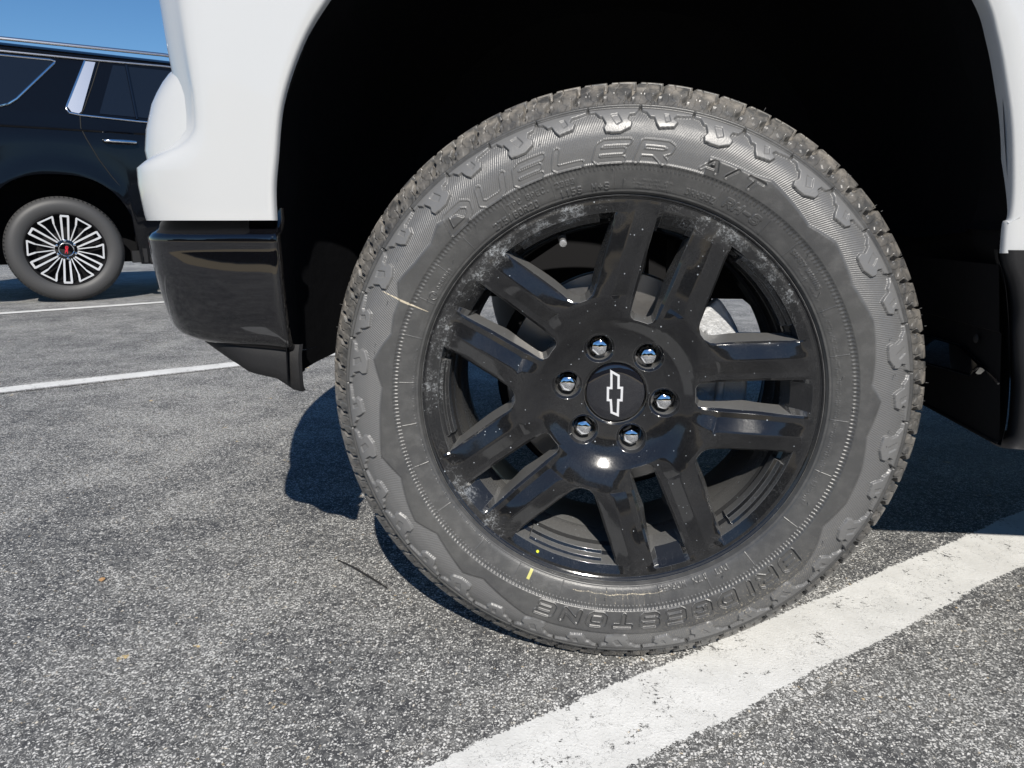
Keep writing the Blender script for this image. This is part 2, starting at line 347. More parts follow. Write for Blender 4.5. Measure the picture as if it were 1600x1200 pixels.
# ---- glyph strokes on a unit box
GL = {
'D': [[(0,0),(0,1),(.7,1),(1,.7),(1,.3),(.7,0),(0,0)]], 'U': [[(0,1),(0,.2),(.2,0),(.8,0),(1,.2),(1,1)]],
'E': [[(1,1),(.15,1),(0,.85),(0,.15),(.15,0),(1,0)],[(0,.5),(.9,.5)]], 'L': [[(0,1),(0,.15),(.15,0),(1,0)]],
'R': [[(0,0),(0,1),(.8,1),(1,.85),(1,.62),(.8,.45),(0,.45)],[(.55,.45),(1,0)]], 'A': [[(0,0),(.42,1),(.58,1),(1,0)],[(.2,.32),(.8,.32)]],
'/': [[(.3,0),(.6,1)]], 'T': [[(0,1),(1,1)],[(.5,1),(.5,0)]], 'I': [[(.5,0),(.5,1)]],
'B': [[(0,0),(0,1),(.8,1),(1,.85),(1,.65),(.8,.5),(0,.5)],[(.8,.5),(1,.35),(1,.15),(.8,0),(0,0)]],
'G': [[(1,.85),(.85,1),(.2,1),(0,.8),(0,.2),(.2,0),(.85,0),(1,.15),(1,.48),(.55,.48)]],
'S': [[(1,.85),(.85,1),(.15,1),(0,.85),(0,.62),(.15,.5),(.85,.5),(1,.38),(1,.15),(.85,0),(.15,0),(0,.15)]],
'O': [[(.2,0),(0,.2),(0,.8),(.2,1),(.8,1),(1,.8),(1,.2),(.8,0),(.2,0)]], 'N': [[(0,0),(0,1),(1,0),(1,1)]],
'P': [[(0,0),(0,1),(.8,1),(1,.85),(1,.6),(.8,.45),(0,.45)]], 'C': [[(1,.8),(.8,1),(.2,1),(0,.8),(0,.2),(.2,0),(.8,0),(1,.2)]],
'H': [[(0,0),(0,1)],[(1,0),(1,1)],[(0,.5),(1,.5)]], 'X': [[(0,0),(1,1)],[(0,1),(1,0)]], 'F': [[(0,0),(0,1),(1,1)],[(0,.5),(.8,.5)]],
'W': [[(0,1),(.25,0),(.5,.7),(.75,0),(1,1)]], 'K': [[(0,0),(0,1)],[(1,1),(0,.5),(1,0)]], 'Y': [[(0,1),(.5,.5),(1,1)],[(.5,.5),(.5,0)]],
'M': [[(0,0),(0,1),(.5,.4),(1,1),(1,0)]], 'Z': [[(0,1),(1,1),(0,0),(1,0)]], 'V': [[(0,1),(.5,0),(1,1)]],
'1': [[(.25,.8),(.5,1),(.5,0)]], '2': [[(0,.85),(.15,1),(.85,1),(1,.85),(1,.6),(0,0),(1,0)]], '3': [[(0,.9),(.15,1),(.85,1),(1,.85),(1,.6),(.85,.5),(.3,.5)],[(.85,.5),(1,.4),(1,.15),(.85,0),(.15,0),(0,.1)]],
'5': [[(1,1),(0,1),(0,.55),(.8,.55),(1,.4),(1,.15),(.8,0),(0,0)]], '6': [[(1,.9),(.85,1),(.2,1),(0,.8),(0,.15),(.15,0),(.85,0),(1,.15),(1,.4),(.85,.55),(0,.55)]],
'7': [[(0,1),(1,1),(.4,0)]], '8': [[(.15,.5),(0,.65),(0,.85),(.15,1),(.85,1),(1,.85),(1,.65),(.85,.5),(.15,.5),(0,.35),(0,.15),(.15,0),(.85,0),(1,.15),(1,.35),(.85,.5)]],
'9': [[(0,.1),(.15,0),(.8,0),(1,.2),(1,.85),(.85,1),(.15,1),(0,.85),(0,.6),(.15,.45),(1,.45)]], '4': [[(.8,0),(.8,1),(0,.3),(1,.3)]],
'+': [[(.5,.2),(.5,.8)],[(.1,.5),(.9,.5)]], '-': [[(.1,.5),(.9,.5)]], '.': [[(.3,0),(.45,0)]],
}
GL['0'] = GL['O']

def seg_dist(X, Y, pl, closed=False):
    D = np.full(X.shape, 1e9)
    for (ax, ay), (bx, by) in zip(pl[:-1], pl[1:]):
        dx, dy = bx - ax, by - ay; L = dx*dx + dy*dy + 1e-12
        tt = np.clip(((X-ax)*dx + (Y-ay)*dy) / L, 0, 1)
        D = np.minimum(D, np.hypot(X - ax - tt*dx, Y - ay - tt*dy))
    return D
def poly_sdf(X, Y, pl):
    pl = list(pl) + [pl[0]]; D = seg_dist(X, Y, pl); ins = np.zeros(X.shape, bool)
    for (ax, ay), (bx, by) in zip(pl[:-1], pl[1:]):
        if ay == by: continue
        c = ((ay > Y) != (by > Y)) & (X < (bx-ax)*(Y-ay)/(by-ay) + ax); ins ^= c
    return np.where(ins, -D, D)
def sstep(a, b, x):
    t = np.clip((x-a)/(b-a), 0, 1); return t*t*(3-2*t)

WAVE = [(72,.331),(62.1,.3318),(58.3,.3376),(46.1,.3253),(39.6,.336),(29.6,.3276),(20.6,.3356),(12,.3294),(6.2,.324),(2.3,.3358),(-6,.3252),(-13.9,.3318),(-22.6,.3331),(-30,.3248),(-35.7,.3379),(-41,.345),(-110.9,.345),(-117.3,.3355),(-124.4,.3258),(-129.4,.3372),(-135,.3292),(-141.3,.3218),(-147.1,.3368),(-152,.3319),(-158.8,.3231),(-165.2,.3395),(-171.6,.332),(-182.6,.3232),(-189.3,.3374),(-196.5,.3202),(-201.2,.3243),(-204.5,.3239),(-208.5,.3362),(-214.4,.3286),(-220.3,.3261),(-224.5,.3359),(-229,.327),(-231,.311),(-288,.311)]
PROF = [(.2715,.002),(.2730,-.004),(.276,-.0090),(.281,-.0120),(.290,-.0150),(.302,-.0185),(.315,-.0208),(.330,-.0220),(.345,-.0215),(.358,-.0180),(.3675,-.0125),(.3745,-.0060),(.384,.0010),(.394,.0085),(.402,.0160),(.4080,.0245),(.4125,.036),(.4150,.050),(.4170,.075),(.4180,.112)]
def build_tyre(parent):
    P = np.array(PROF); d = np.r_[0, np.cumsum(np.hypot(*np.diff(P, axis=0).T))]
    # smooth resample
    L1 = d[np.argmin(abs(P[:, 1] - .040) + (P[:, 0] < .4) * 9)]
    sA = np.arange(0, L1, .00095); sB = np.linspace(L1, d[-1], 22)
    s = np.r_[sA, sB]
    k = np.array([1, 4, 6, 4, 1]) / 16.
    fs = np.linspace(0, d[-1], 600); fr = np.interp(fs, d, P[:, 0]); fo = np.interp(fs, d, P[:, 1])
    for _ in range(60):
        fr[2:-2] = np.convolve(fr, k, 'valid'); fo[2:-2] = np.convolve(fo, k, 'valid')
    r = np.interp(s, fs, fr); o = np.interp(s, fs, fo)
    dr = np.gradient(r, s); do = np.gradient(o, s); nl = np.hypot(dr, do); nr, no = -do/nl, dr/nl     # outward normal?
    # outward: on the sidewall it points towards -y
    sg = -np.sign(no[60]); nr, no = nr*sg, no*sg
    NT = 3600; th = np.radians(np.arange(NT) * .1)
    deg = np.degrees(th); degs = (deg + 180) % 360 - 180
    nr_rows = len(s); H = np.zeros((NT, nr_rows)); MK = np.zeros((NT, nr_rows, 3)); AL_ = np.zeros((NT, nr_rows))
    TH, RR = np.meshgrid(degs, r, indexing='ij'); SS = np.broadcast_to(s, TH.shape)
    s_ring = float(np.interp(.3745, fr[:480], fs[:480]))
    # --- knurled band with wavy inner border
    wa = np.array(WAVE)[::-1]; a = np.where(degs > 72.0001, degs - 360, degs)
    wv = np.interp(a, wa[:, 0], wa[:, 1])[:, None]
    inner = sstep(-.0022, .0022, RR - wv)                        # 1 in knurled band
    band = inner * (1 - sstep(.371, .373, RR))
    H += .0022 * (1 - inner) * sstep(.306, .312, RR)
    AL_[:] = band
    H += band * .00030 * np.sin(np.radians(TH * 720 + (RR - .33) * 60000))
    # --- hatch ring
    hr = sstep(.3022, .3027, RR) * (1 - sstep(.3088, .3093, RR))
    H += hr * (.00075 * (sstep(-.25, .25, np.sin(np.radians(TH * 360)))) - .0002)
    H += .0004 * np.exp(-((RR - .3105) / .0006) ** 2)
    # --- bead rings
    H += .0007 * np.exp(-((RR - .2765) / .0007) ** 2) - .0005 * np.exp(-((RR - .2785) / .0006) ** 2)
    # --- side blocks: one 20 degree pitch, tiled
    R0 = .3745
    def mm(X): return np.radians(X) * .36 * 1000
    xx = (TH + 3) % 20; X = mm(20 - xx); Y = (R0 - RR) * 1000 / 1.14       # X clockwise, Y inward, mm
    W20 = mm(20)
    longb = [(-2,-3),(-1,3.5),(6,4),(11,9),(14,9),(18,16),(15,20),(17,25),(34,27),(49,21),(50,15),(45,12.5),(47,8),(54,7),(57,3.5),(60,-3)]
    shortb = [(60,-3),(62,3.5),(67,5),(72,10),(77,10),(80,16),(84,20.5),(102,18),(106,12),(100,9.5),(103,6),(113,5),(121,3.5),(124,-3)]
    pock1 = [(24,8),(33,7),(38,15),(31,18),(27,13)]; pock2 = [(88,6.5),(94,6),(97,12),(91,14)]
    cols = np.arange(200); sub = slice(0, NT)
    blk = np.full(TH.shape, 99.); pk = np.full(TH.shape, 99.)
    r_i = np.where((r > .345) & (r < .381))[0]; i0, i1 = r_i[0], r_i[-1] + 1
    tile = slice(0, 200)
    Xa, Ya = X[tile, i0:i1], Y[tile, i0:i1]
    b = 99 + np.zeros(Xa.shape); pb = b.copy()
    for sh in (-W20, 0, W20):
        for pl in (longb, shortb):
            sc = W20 / 125.66
            b = np.minimum(b, poly_sdf(Xa - sh, Ya, [(px*sc, py) for px, py in pl]))
        for pl in (pock1, pock2): pb = np.minimum(pb, poly_sdf(Xa - sh, Ya, [(px*sc, py) for px, py in pl]))
    for kx in range(18):
        blk[kx*200:(kx+1)*200, i0:i1] = b; pk[kx*200:(kx+1)*200, i0:i1] = pb
    up = 1 - sstep(-.5, .5, blk)
    H -= up * band * .00030 * np.sin(np.radians(TH * 720 + (RR - .33) * 60000)); AL_ *= 1 + .45 * up  # knurl removed from block faces; their colour lightened to stand in for highlights
    H += up * .0038
    H -= .0016 * (1 - sstep(-.4, .4, pk)) * (up > .5)
    H -= .0010 * np.exp(-((pk) / .45) ** 2) * (up > .5) * 0
    H -= .0014 * np.exp(-((SS - s_ring) / .0009) ** 2)             # groove circle
    H += .0012 * sstep(s_ring + .0008, s_ring + .002, SS) * 1
    # --- tread: one 5 degree pitch = 50 columns
    s0 = s_ring + .002
    Yt = (SS - s0) * 1000; big = 10.
    xt = (TH % 10); Xt = np.radians(10 - xt) * 405; W10 = np.radians(10) * 405
    t0 = np.searchsorted(s, s0 - .001)
    Xa, Ya = Xt[:100, t0:], Yt[:100, t0:]
    def tiled(fn, pls):
        D = 99 + np.zeros(Xa.shape)
        for sh in (-W10, 0, W10):
            for pl in pls: D = np.minimum(D, fn(Xa - sh, Ya, pl))
        return D
    h = np.zeros(Xa.shape)
    grooves = [[(3,13),(3,20),(9,27),(9,40),(16,60),(16,95)], [(37,14),(37,22),(44,29),(44,42),(50,60),(50,95)]]
    gd = tiled(seg_dist, grooves)
    depth = np.interp(Ya, [11, 16, 26], [0, 6.5, 9.0])
    h -= depth * (1 - sstep(2.1, 3.0, gd))
    notch = [[(1,4),(8,4),(7,9),(10,11),(10,16),(4,16),(2,10)], [(35,4),(41,4),(40,10),(45,13),(45,19),(38,19),(36,10)]]
    nd = tiled(poly_sdf, notch); h -= 1.3 * (1 - sstep(-.4, .6, nd))
    steps = [[(14,7),(24,7),(28,13),(24,17),(24,24),(17,24),(17,14)], [(50,7),(59,7),(63,14),(58,19),(58,26),(53,26),(53,15)]]
    sd = tiled(poly_sdf, steps); h -= 1.1 * (1 - sstep(-.4, .4, sd))
    sip = [[(20,24),(20,30),(26,36),(26,50),(26,70)], [(56,26),(56,33),(61,38),(61,70)], [(30,2),(31,10),(33,14),(33,24)], [(66,3),(67,12),(69,16),(69,25)]]
    si = tiled(seg_dist, sip); h -= 2.6 * (1 - sstep(.35, .75, si))
    cg = np.exp(-((Ya - 52)/3.2)**4) ; h -= 9 * cg
    h = np.maximum(h, -9.5)
    H[:, t0:] += np.tile(h, (36, 1)) / 1000.
    # per-block height variety
    # --- lettering
    def text(st, a0, rb, cw, chh, gap, mode='ridge', hw=.001, amp=.0008, shear=0.):
        # a0 = start angle of first glyph (clockwise reading, tops outward); rb = base radius
        rm = rb + chh/2; x = 0
        for ch in st:
            if ch != ' ' and ch in GL:
                c_w = cw * (.0 if ch in 'I1' else 1) if mode == 'out' else cw
                if mode == 'out' and ch in 'I1': c_w = cw * .01
                a_c = a0 - math.degrees((x - .01) / rm); a_e = a0 - math.degrees((x + cw + chh*shear + .012) / rm)
                idx = np.where(((a_c - degs) % 360) < ((a_c - a_e) % 360))[0]
                rj = np.where((r > rb - .008) & (r < rb + chh + .008) & (np.arange(len(r)) < 200))[0]
                if len(idx) and len(rj):
                    A = ((a0 - degs[idx] + 180) % 360 - 180); Xg = np.radians(A)[:, None] * rm - x; Yg = (r[rj] - rb)[None, :]
                    Xg = Xg - shear * Yg + 0*Yg; Yg = Yg + 0*Xg
                    D = 9 + np.zeros(Xg.shape)
                    for pl in GL[ch]: D = np.minimum(D, seg_dist(Xg, Yg, [((px if c_w > .2*cw or cw == c_w else .5) * c_w, py*chh) for px, py in pl]))
                    ix = np.ix_(idx, rj)
                    if mode == 'out':
                        fill = 1 - sstep(hw - .0006, hw + .0006, D)
                        # flatten everything under the letter, then raise its outline
                        H[ix] = H[ix] * (1 - fill) + fill * .0002
                        H[ix] += amp * (1 - sstep(.00045, .0010, np.abs(D - hw)))
                    else:
                        H[ix] += amp * (1 - sstep(hw - .0003, hw + .0003, D))
                x += (cw * .42 if (ch in 'I' and mode == 'out') else cw) + gap
            else: x += cw * .7 + gap
    text('DUELER', 134.4, .3140, .0345, .0205, .0185, 'out', .0040, .0013, .35)
    text('A/T', 73.0, .3170, .0190, .0120, .0085, 'out', .0024, .0010, .35)
    text('BRIDGESTONE', -39.5, .3165, .0225, .0155, .0155, 'out', .0034, .0024, .2)
    text('275/60R20', 125.7, .2800, .0044, .0072, .0031, 'r', .00085, .0011)
    text('115S', 106.5, .2800, .0044, .0072, .0031, 'r', .00085, .0011)
    text('M+S', 98.2, .2800, .0048, .0072, .0031, 'r', .00085, .0011)
    text('TPC SPEC. 2383', 119.9, .2925, .0040, .0058, .0028, 'r', .0007, .0009)
    text('DRH9BZ', 74.5, .2830, .0040, .0062, .0026, 'r', .00075, .0009)
    text('RH-S', 64.6, .2860, .0085, .0095, .0045, 'out', .0011, .0009, .2)
    text('SAFETY WARNING', 43.8, .2900, .0030, .0048, .0014, 'r', .0006, .0009)
    text('DOT', -55.4, .2815, .0048, .0068, .0026, 'r', .0007, .0008)
    text('17X', -62.0, .2815, .0048, .0068, .0026, 'r', .0007, .0008)
    text('WCGK53', -68.2, .2815, .0044, .0066, .0024, 'r', .0007, .0008)
    # E4 approval ring
    def spot(a, rr): 
        A = ((degs - a + 180) % 360 - 180); return np.radians(A)[:, None]*rr + 0*r[None, :], (r - rr)[None, :] + 0*degs[:, None]
    u, v = spot(150.5, .2865); Dd = np.hypot(u, v); H += .0009 * (1 - sstep(.0004, .0008, np.abs(Dd - .0052))) * (r < .33)
    text('E4', 151.0, .2845, .0022, .0040, .0014, 'r', .0005, .0008)
    text('0259383', 148.2, .2840, .0028, .0040, .0018, 'r', .0006, .0008)
    # rows of very fine print (below reading size): small raised grains
    rng = np.random.RandomState(4)
    def fine(a0, a1, rs):
        idx = np.where(((degs - a0) % 360) < ((a1 - a0) % 360))[0]
        for rc in rs:
            rj = np.where(np.abs(r - rc) < .0013)[0]
            v = rng.rand(len(idx) // 2 + 1, len(rj)); v = (np.repeat(v, 2, 0)[:len(idx)] > .45)
            word = (np.sin(idx * .11 + rc * 900) > -.75)[:, None]
            H[np.ix_(idx, rj)] += .00045 * v * word
    fine(25, 40, (.2845,)); fine(-28, 24, (.2845, .2880)); fine(166, 189, (.282,)); fine(78, 88, (.2815, .2860, .2905)); fine(192, 232, (.2800,)) 
    # radial mould lines
    for a in (133.5, 121, 108, 92.5, 79, 66.5, 53, 44.5, 36, 26.5, 14, -3.3, -18, -34, -49, -62, -76, -91, -104, -118, -131, -146, -160, -172, 176, 163, 152.5, 143):
        A = np.abs((degs - a + 180) % 360 - 180)
        ln = np.exp(-(A / .09) ** 2)[:, None] * ((r > .279) & (r < .3015) & (s < .14))[None, :]
        H += .0006 * ln
    # --- colour marks (R yellow chalk, G scuffs, B tread dust with painted-in sunlight)
    def rect(a, rr, ha, hr_):
        A = np.abs((degs - a + 180) % 360 - 180)[:, None]; return (A < ha) * (np.abs(r - rr) < hr_)[None, :] * (s < .15)[None, :]
    MK[..., 0] += .8 * rect(-114.0, .287, .40, .0075)
    MK[..., 2] += .5 * sstep(s0, s0 + .01, SS) + .65 * sstep(s0 + .022, s0 + .036, SS)
    sc = np.exp(-((((TH + 55 + 180) % 360 - 180)) / 20) ** 2) * np.exp(-((RR - .345) / .017) ** 2)
    sc2 = np.exp(-((((TH + 85 + 180) % 360 - 180)) / 9) ** 2) * np.exp(-((RR - .288) / .005) ** 2)
    rowwob = np.abs(RR - .2875 - .0008*np.sin(np.radians(TH*31)) - .0005*np.sin(np.radians(TH*83)))
    MK[..., 1] = np.clip(sc * .55 + sc2 * .35 + 1.45 * (rowwob < .0006) * (np.abs((TH + 88 + 180) % 360 - 180) < 13), 0, 2) * (s < .14)
    for a in (-80.5,-82,-83.2,-85,-86.4,-88.5,-91,-94,-95.5):
        MK[..., 1] = np.maximum(MK[..., 1], 1.35 * rect(a, .293, .09, .011))
    # bright crayon streak on the left
    A = np.abs((degs - 155.1 + 180) % 360 - 180)[:, None]
    MK[..., 1] = np.maximum(MK[..., 1], 1.95*(A < .30 - .24*np.abs((RR-.316)/.034) + .05*np.sin(RR*2500)) * (np.abs(RR - .3165) < .034) * (s < .15) * (RR > .2835))
    H *= np.interp(s, [0, .004], [.2, 1])[None, :]
    RRd = r[None, :] + H * nr[None, :]; OO = o[None, :] + H * no[None, :]
    Xc = RRd * np.cos(th)[:, None]; Zc = RRd * np.sin(th)[:, None]
    # rear half, coarse
    rb_, ob_ = r[::-1][1:][::6], .224 - o[::-1][1:][::6]
    NB = len(rb_)
    Xb = rb_[None, :] * np.cos(th)[:, None]; Zb = rb_[None, :] * np.sin(th)[:, None]; Ob = np.broadcast_to(ob_, Xb.shape)
    X = np.c_[Xc, Xb]; Z = np.c_[Zc, Zb]; O = np.c_[OO, Ob]; Mk = np.concatenate([MK, np.zeros((NT, NB, 3))], 1)
    # load: flat contact patch and a little sidewall bulge above it
    gl = -WZ + .0035
    low = np.clip((gl + .09 - Z) / .09, 0, 1)
    O = O - .006 * low ** 2 * (O < .05)
    Z = np.where(Z < gl, gl + (Z - gl) * .04, Z)
    V = np.stack([X, O, Z], -1).reshape(-1, 3); nc = X.shape[1]
    i = np.arange(NT)[:, None]; j = np.arange(nc - 1)[None, :]; i2 = (i + 1) % NT
    F = np.stack([i*nc + j, i2*nc + j, i2*nc + j + 1, i*nc + j + 1], -1).reshape(-1, 4)
    # mould whiskers
    rg = random.Random(11); HV = []; HF = []; nv = len(V)
    for q in range(120):
        a = R(rg.uniform(0, 360)); kind = rg.random()
        if kind < .62: rr_, yy = .4125 + rg.uniform(-.004, .001), rg.choice((.030, .036, .052)); d_ = Vector((cos(a)*.95, -.45 + rg.uniform(-.2,.2), sin(a)*.95)); L_ = rg.uniform(.0015, .0045)
        else: rr_, yy = rg.choice(((.352,-.022),(.338,-.023),(.304,-.020),(.292,-.017))); d_ = Vector((rg.uniform(-.4,.4), -1, rg.uniform(-1.2,0))); L_ = rg.uniform(.003, .006)
        d_.normalize(); p = Vector((rr_*cos(a), yy, rr_*sin(a)))
        if p.z < -WZ + .012: continue
        u_ = d_.orthogonal().normalized(); v_ = d_.cross(u_); b_ = nv + len(HV)
        for e_, w_ in ((0, .00032), (L_, .00018)):
            for su, sv in ((1,1),(-1,1),(-1,-1),(1,-1)): HV.append(tuple(p + d_*e_ + u_*su*w_ + v_*sv*w_))
        HF += [(b_,b_+1,b_+5,b_+4),(b_+1,b_+2,b_+6,b_+5),(b_+2,b_+3,b_+7,b_+6),(b_+3,b_,b_+4,b_+7),(b_+4,b_+5,b_+6,b_+7)]
    mk_all = np.c_[np.clip(Mk.reshape(-1, 3), 0, 2), np.c_[AL_, np.zeros((NT, NB))].ravel()]
    mk_all = np.vstack([mk_all, np.zeros((len(HV), 4))]); V = np.vstack([V, np.array(HV)]); F = np.vstack([F, np.array(HF)])
    me = bpy.data.meshes.new('tyre'); me.vertices.add(len(V)); me.vertices.foreach_set('co', V.astype(np.float32).ravel())
    me.loops.add(F.size); me.loops.foreach_set('vertex_index', F.astype(np.int32).ravel())
    me.polygons.add(len(F)); me.polygons.foreach_set('loop_start', (np.arange(len(F))*4).astype(np.int32)); me.polygons.foreach_set('loop_total', np.full(len(F), 4, np.int32))
    me.update(calc_edges=True); me.polygons.foreach_set('use_smooth', np.ones(len(F), bool))
    ca = me.color_attributes.new('marks', 'FLOAT_COLOR', 'POINT')
    ca.data.foreach_set('color', mk_all.astype(np.float32).ravel())
    me.materials.append(M['tyre']); me.update()
    ob = bpy.data.objects.new('tyre', me); C.objects.link(ob); ob.parent = parent
    return ob

wheel_parts = {}

# ---- alloy wheel: one 36 degree half sector, mirrored and turned
def Pdish(r): return float(np.interp(r, [.03,.045,.072,.084,.092,.100,.110,.122,.140,.165,.20,.25,.27], [.041,.0405,.0375,.0345,.0315,.0272,.0215,.0160,.0105,.0065,.0035,.0010,0]))
def wheel_face():
    rows = [.098,.102,.106,.110,.114,.119,.125,.131,.137,.142,.146,.152,.160,.170,.180,.190,.200,.207,.214,.222,.230,.236,.242,.247,.251,.255,.259,.263,.267]
    tt = [0,.05,.10,.17,.25,.34,.42,.46,.50,.60,.70,.80,.87,.93,1]
    nA, nC = 5, 4
    def phiB(r):
        if r >= .142: h = .0115 + (r-.142)/(.25-.142)*(.077-.0115)
        else: h = .0115 + .002*(.142-r)/.04
        if r > .25: return 18.
        f = math.degrees(math.asin(min(1, h/r)))
        # rounded inner corner
        if .142 <= r < .152: f -= (1-math.sqrt(max(0, 1-((.152-r)/.010)**2)))*3.0
        if r > .244: f -= ((r-.244)/.006)**2*1.0
        return f
    def phiS(r):
        h = float(np.interp(r, [.098,.112,.24,.27], [.0165,.0165,.0245,.0270]))
        f = math.degrees(math.asin(min(1, h/r)))
        if .110 <= r < .120: f -= (1-math.sqrt(max(0, 1-((.120-r)/.010)**2)))*3.5
        return 36 - f
    def dB(t, r):
        # depth of the spoke surface behind its ridge
        prof = np.interp(t, [0,.05,.10,.17,.42,.46,.50,.80,.93,1], [.0098,.0070,.0058,.0046,.0003,0,.0006,.0088,.0096,.0130])
        k = float(np.interp(r, [.138,.172,.225,.251,.263] if t < .45 else [.108,.140,.225,.251,.263], [0,1,1,.55,0]))
        if t > .52:
            # raised triangular heel of the spoke towards the rim
            q = np.interp(r, [.198,.224], [1,.5]); prof *= q
        return prof*k
    cols_v = []; kinds = []
    V = []; idx = {}
    nrow = len(rows)
    full = []
    for r in rows:
        pb, ps = phiB(r), phiS(r); row = []
        for a in range(nA): 
            f = pb*a/nA; y = Pdish(r) + dB(0, r)
            row.append((f, y))
        for t in tt: row.append((pb + (ps-pb)*t, Pdish(r) + dB(t, r)))
        for c in range(1, nC+1):
            f = ps + (36-ps)*c/nC; y = Pdish(r) + dB(1, r)
            if r >= .236: y = float(np.interp(r, [.236,.255,.259,.267], [.024,.0045,.001,0]))
            row.append((f, y))
        full.append(row)
    nc = len(full[0]); iB = nA; iS = nA + len(tt) - 1
    bm = bmesh.new(); outer = []
    for s in range(5):
        for sg in (1, -1):
            vs = [[bm.verts.new((r*cos(R(110 - 72*s - sg*f)), y, r*sin(R(110 - 72*s - sg*f)))) for f, y in row] for r, row in zip(rows, full)]
            for i in range(nrow-1):
                for j in range(nc-1):
                    rm = (rows[i]+rows[i+1])/2
                    if j < iB and .142 < rm < .2505: continue
                    if j >= iS and .110 < rm < .236: continue
                    q = (vs[i][j], vs[i+1][j], vs[i+1][j+1], vs[i][j+1])
                    bm.faces.new(q if sg > 0 else q[::-1])
            if s == 0 and sg == 1: colangles = [f for f, y in full[0]]
    # lip
    # hub disc with lug holes by constrained Delaunay
    ring = []
    for s in range(5):
        for sg in (1, -1):
            for f in colangles: ring.append(round(110 - 72*s - sg*f, 5) % 360)
    ring = sorted(set(round(a, 3) for a in ring))
    rr = [ring[0]]
    for a in ring[1:]:
        if a - rr[-1] > .02: rr.append(a)
    if rr[0] + 360 - rr[-1] < .02: rr.pop()
    P2 = []; E2 = []
    def loop(pts):
        n0 = len(P2); P2.extend(pts); n = len(pts)
        E2.extend([(n0+i, n0+(i+1) % n) for i in range(n)])
    loop([Vector((.098*cos(R(a)), .098*sin(R(a)))) for a in rr])
    loop([Vector((.0445*cos(2*pi*k/72), .0445*sin(2*pi*k/72))) for k in range(72)])
    lugs = [(.06985*cos(R(110.66-60*k)), .06985*sin(R(110.66-60*k))) for k in range(6)]
    for lx, lz in lugs:
        loop([Vector((lx + .0182*cos(2*pi*k/40), lz + .0182*sin(2*pi*k/40))) for k in range(40)])
        loop([Vector((lx + .0218*cos(2*pi*k/40), lz + .0218*sin(2*pi*k/40))) for k in range(40)])
    for r in (.0475,.0915,.095):
        for k in range(90):
            P2.append(Vector((r*cos(R(k*4+1)), r*sin(R(k*4+1)))))
    for r in (.060,.068,.074,.080,.0865):
        for k in range(60):
            x, z = r*cos(R(k*6)), r*sin(R(k*6))
            if all(math.hypot(x-a, z-b) > .0235 for a, b in lugs): P2.append(Vector((x, z)))
    vo, eo, fo, *_ = geometry.delaunay_2d_cdt(P2, E2, [], 0, 1e-6)
    hv = []
    for v in vo:
        r = v.length; y = Pdish(r); dl = min(math.hypot(v.x-a, v.y-b) for a, b in lugs)
        if dl < .0190: y += .0030
        if r < .0455: y += .0012
        hv.append(bm.verts.new((v.x, y, v.y)))
    for f in fo:
        c = sum((Vector(vo[i]) for i in f), Vector((0, 0)))/len(f)
        if c.length > .0983 or c.length < .0443: continue
        if any(math.hypot(c.x-a, c.y-b) < .0181 for a, b in lugs): continue
        try: bm.faces.new([hv[i] for i in f])
        except ValueError: pass
    bmesh.ops.remove_doubles(bm, verts=bm.verts, dist=2e-5)
    for v in [v for v in bm.verts if not v.link_faces]: bm.verts.remove(v)
    bmesh.ops.recalc_face_normals(bm, faces=bm.faces)
    # walls of every opening
    be = [e for e in bm.edges if e.is_boundary]
    def mid(e): return (e.verts[0].co + e.verts[1].co)/2
    centres = [Vector((.205*cos(R(110-72*s)), 0, .205*sin(R(110-72*s)))) for s in range(5)] + [Vector((.18*cos(R(74-72*s)), 0, .18*sin(R(74-72*s)))) for s in range(5)]
    groups = {'win': [], 'lug': [], 'bore': [], 'lip': []}
    for e in be:
        m = mid(e); r = math.hypot(m.x, m.z)
        if r > .264: groups['lip'].append(e)
        elif r < .046: groups['bore'].append(e)
        elif r < .09: groups['lug'].append(e)
        else: groups['win'].append(e)
    def extrude(es, fn):
        ret = bmesh.ops.extrude_edge_only(bm, edges=es); vs = [g_ for g_ in ret['geom'] if isinstance(g_, bmesh.types.BMVert)]
        for v in vs: v.co = fn(v.co)
        return [g_ for g_ in ret['geom'] if isinstance(g_, bmesh.types.BMEdge) and g_.is_boundary]
    def fw(co, dy=.007, k=.0016):
        c = min(centres, key=lambda c: math.hypot(co.x-c.x, co.z-c.z)); d = Vector((c.x-co.x, 0, c.z-co.z)).normalized()
        return co + d*k + Vector((0, dy, 0))
    es = groups['win']
    es = extrude(es, lambda c: fw(c, .004, .0005)); es = extrude(es, lambda c: fw(c, .012, .0020))
    def back(co):
        q = fw(co, 0, .0035); q.y = max(co.y + .008, .052); return q
    es = extrude(es, back)
    def lg(co, dy, k):
        c = min(lugs, key=lambda c: math.hypot(co.x-c[0], co.z-c[1])); d = Vector((co.x-c[0], 0, co.z-c[1])).normalized()
        return co + d*k + Vector((0, dy, 0))
    es = extrude(groups['lug'], lambda c: lg(c, .010, -.0008)); es = extrude(es, lambda c: lg(c, .016, -.0006)); es = extrude(es, lambda c: lg(c, .001, -.007))
    es = extrude(groups['bore'], lambda c: Vector((c.x, c.y + .010, c.z)))
    def rad(co, nr_, y): 
        a = math.atan2(co.z, co.x); return Vector((nr_*cos(a), y, nr_*sin(a)))
    es = groups['lip']
    for nr_, y in ((.2690,-.0012),(.2706,-.0035),(.2722,-.0045),(.2734,-.0030),(.2738,.004),(.268,.012)): es = extrude(es, lambda c: rad(c, nr_, y))
    bmesh.ops.recalc_face_normals(bm, faces=bm.faces)
    me = bpy.data.meshes.new('wheel'); bm.to_mesh(me); bm.free()
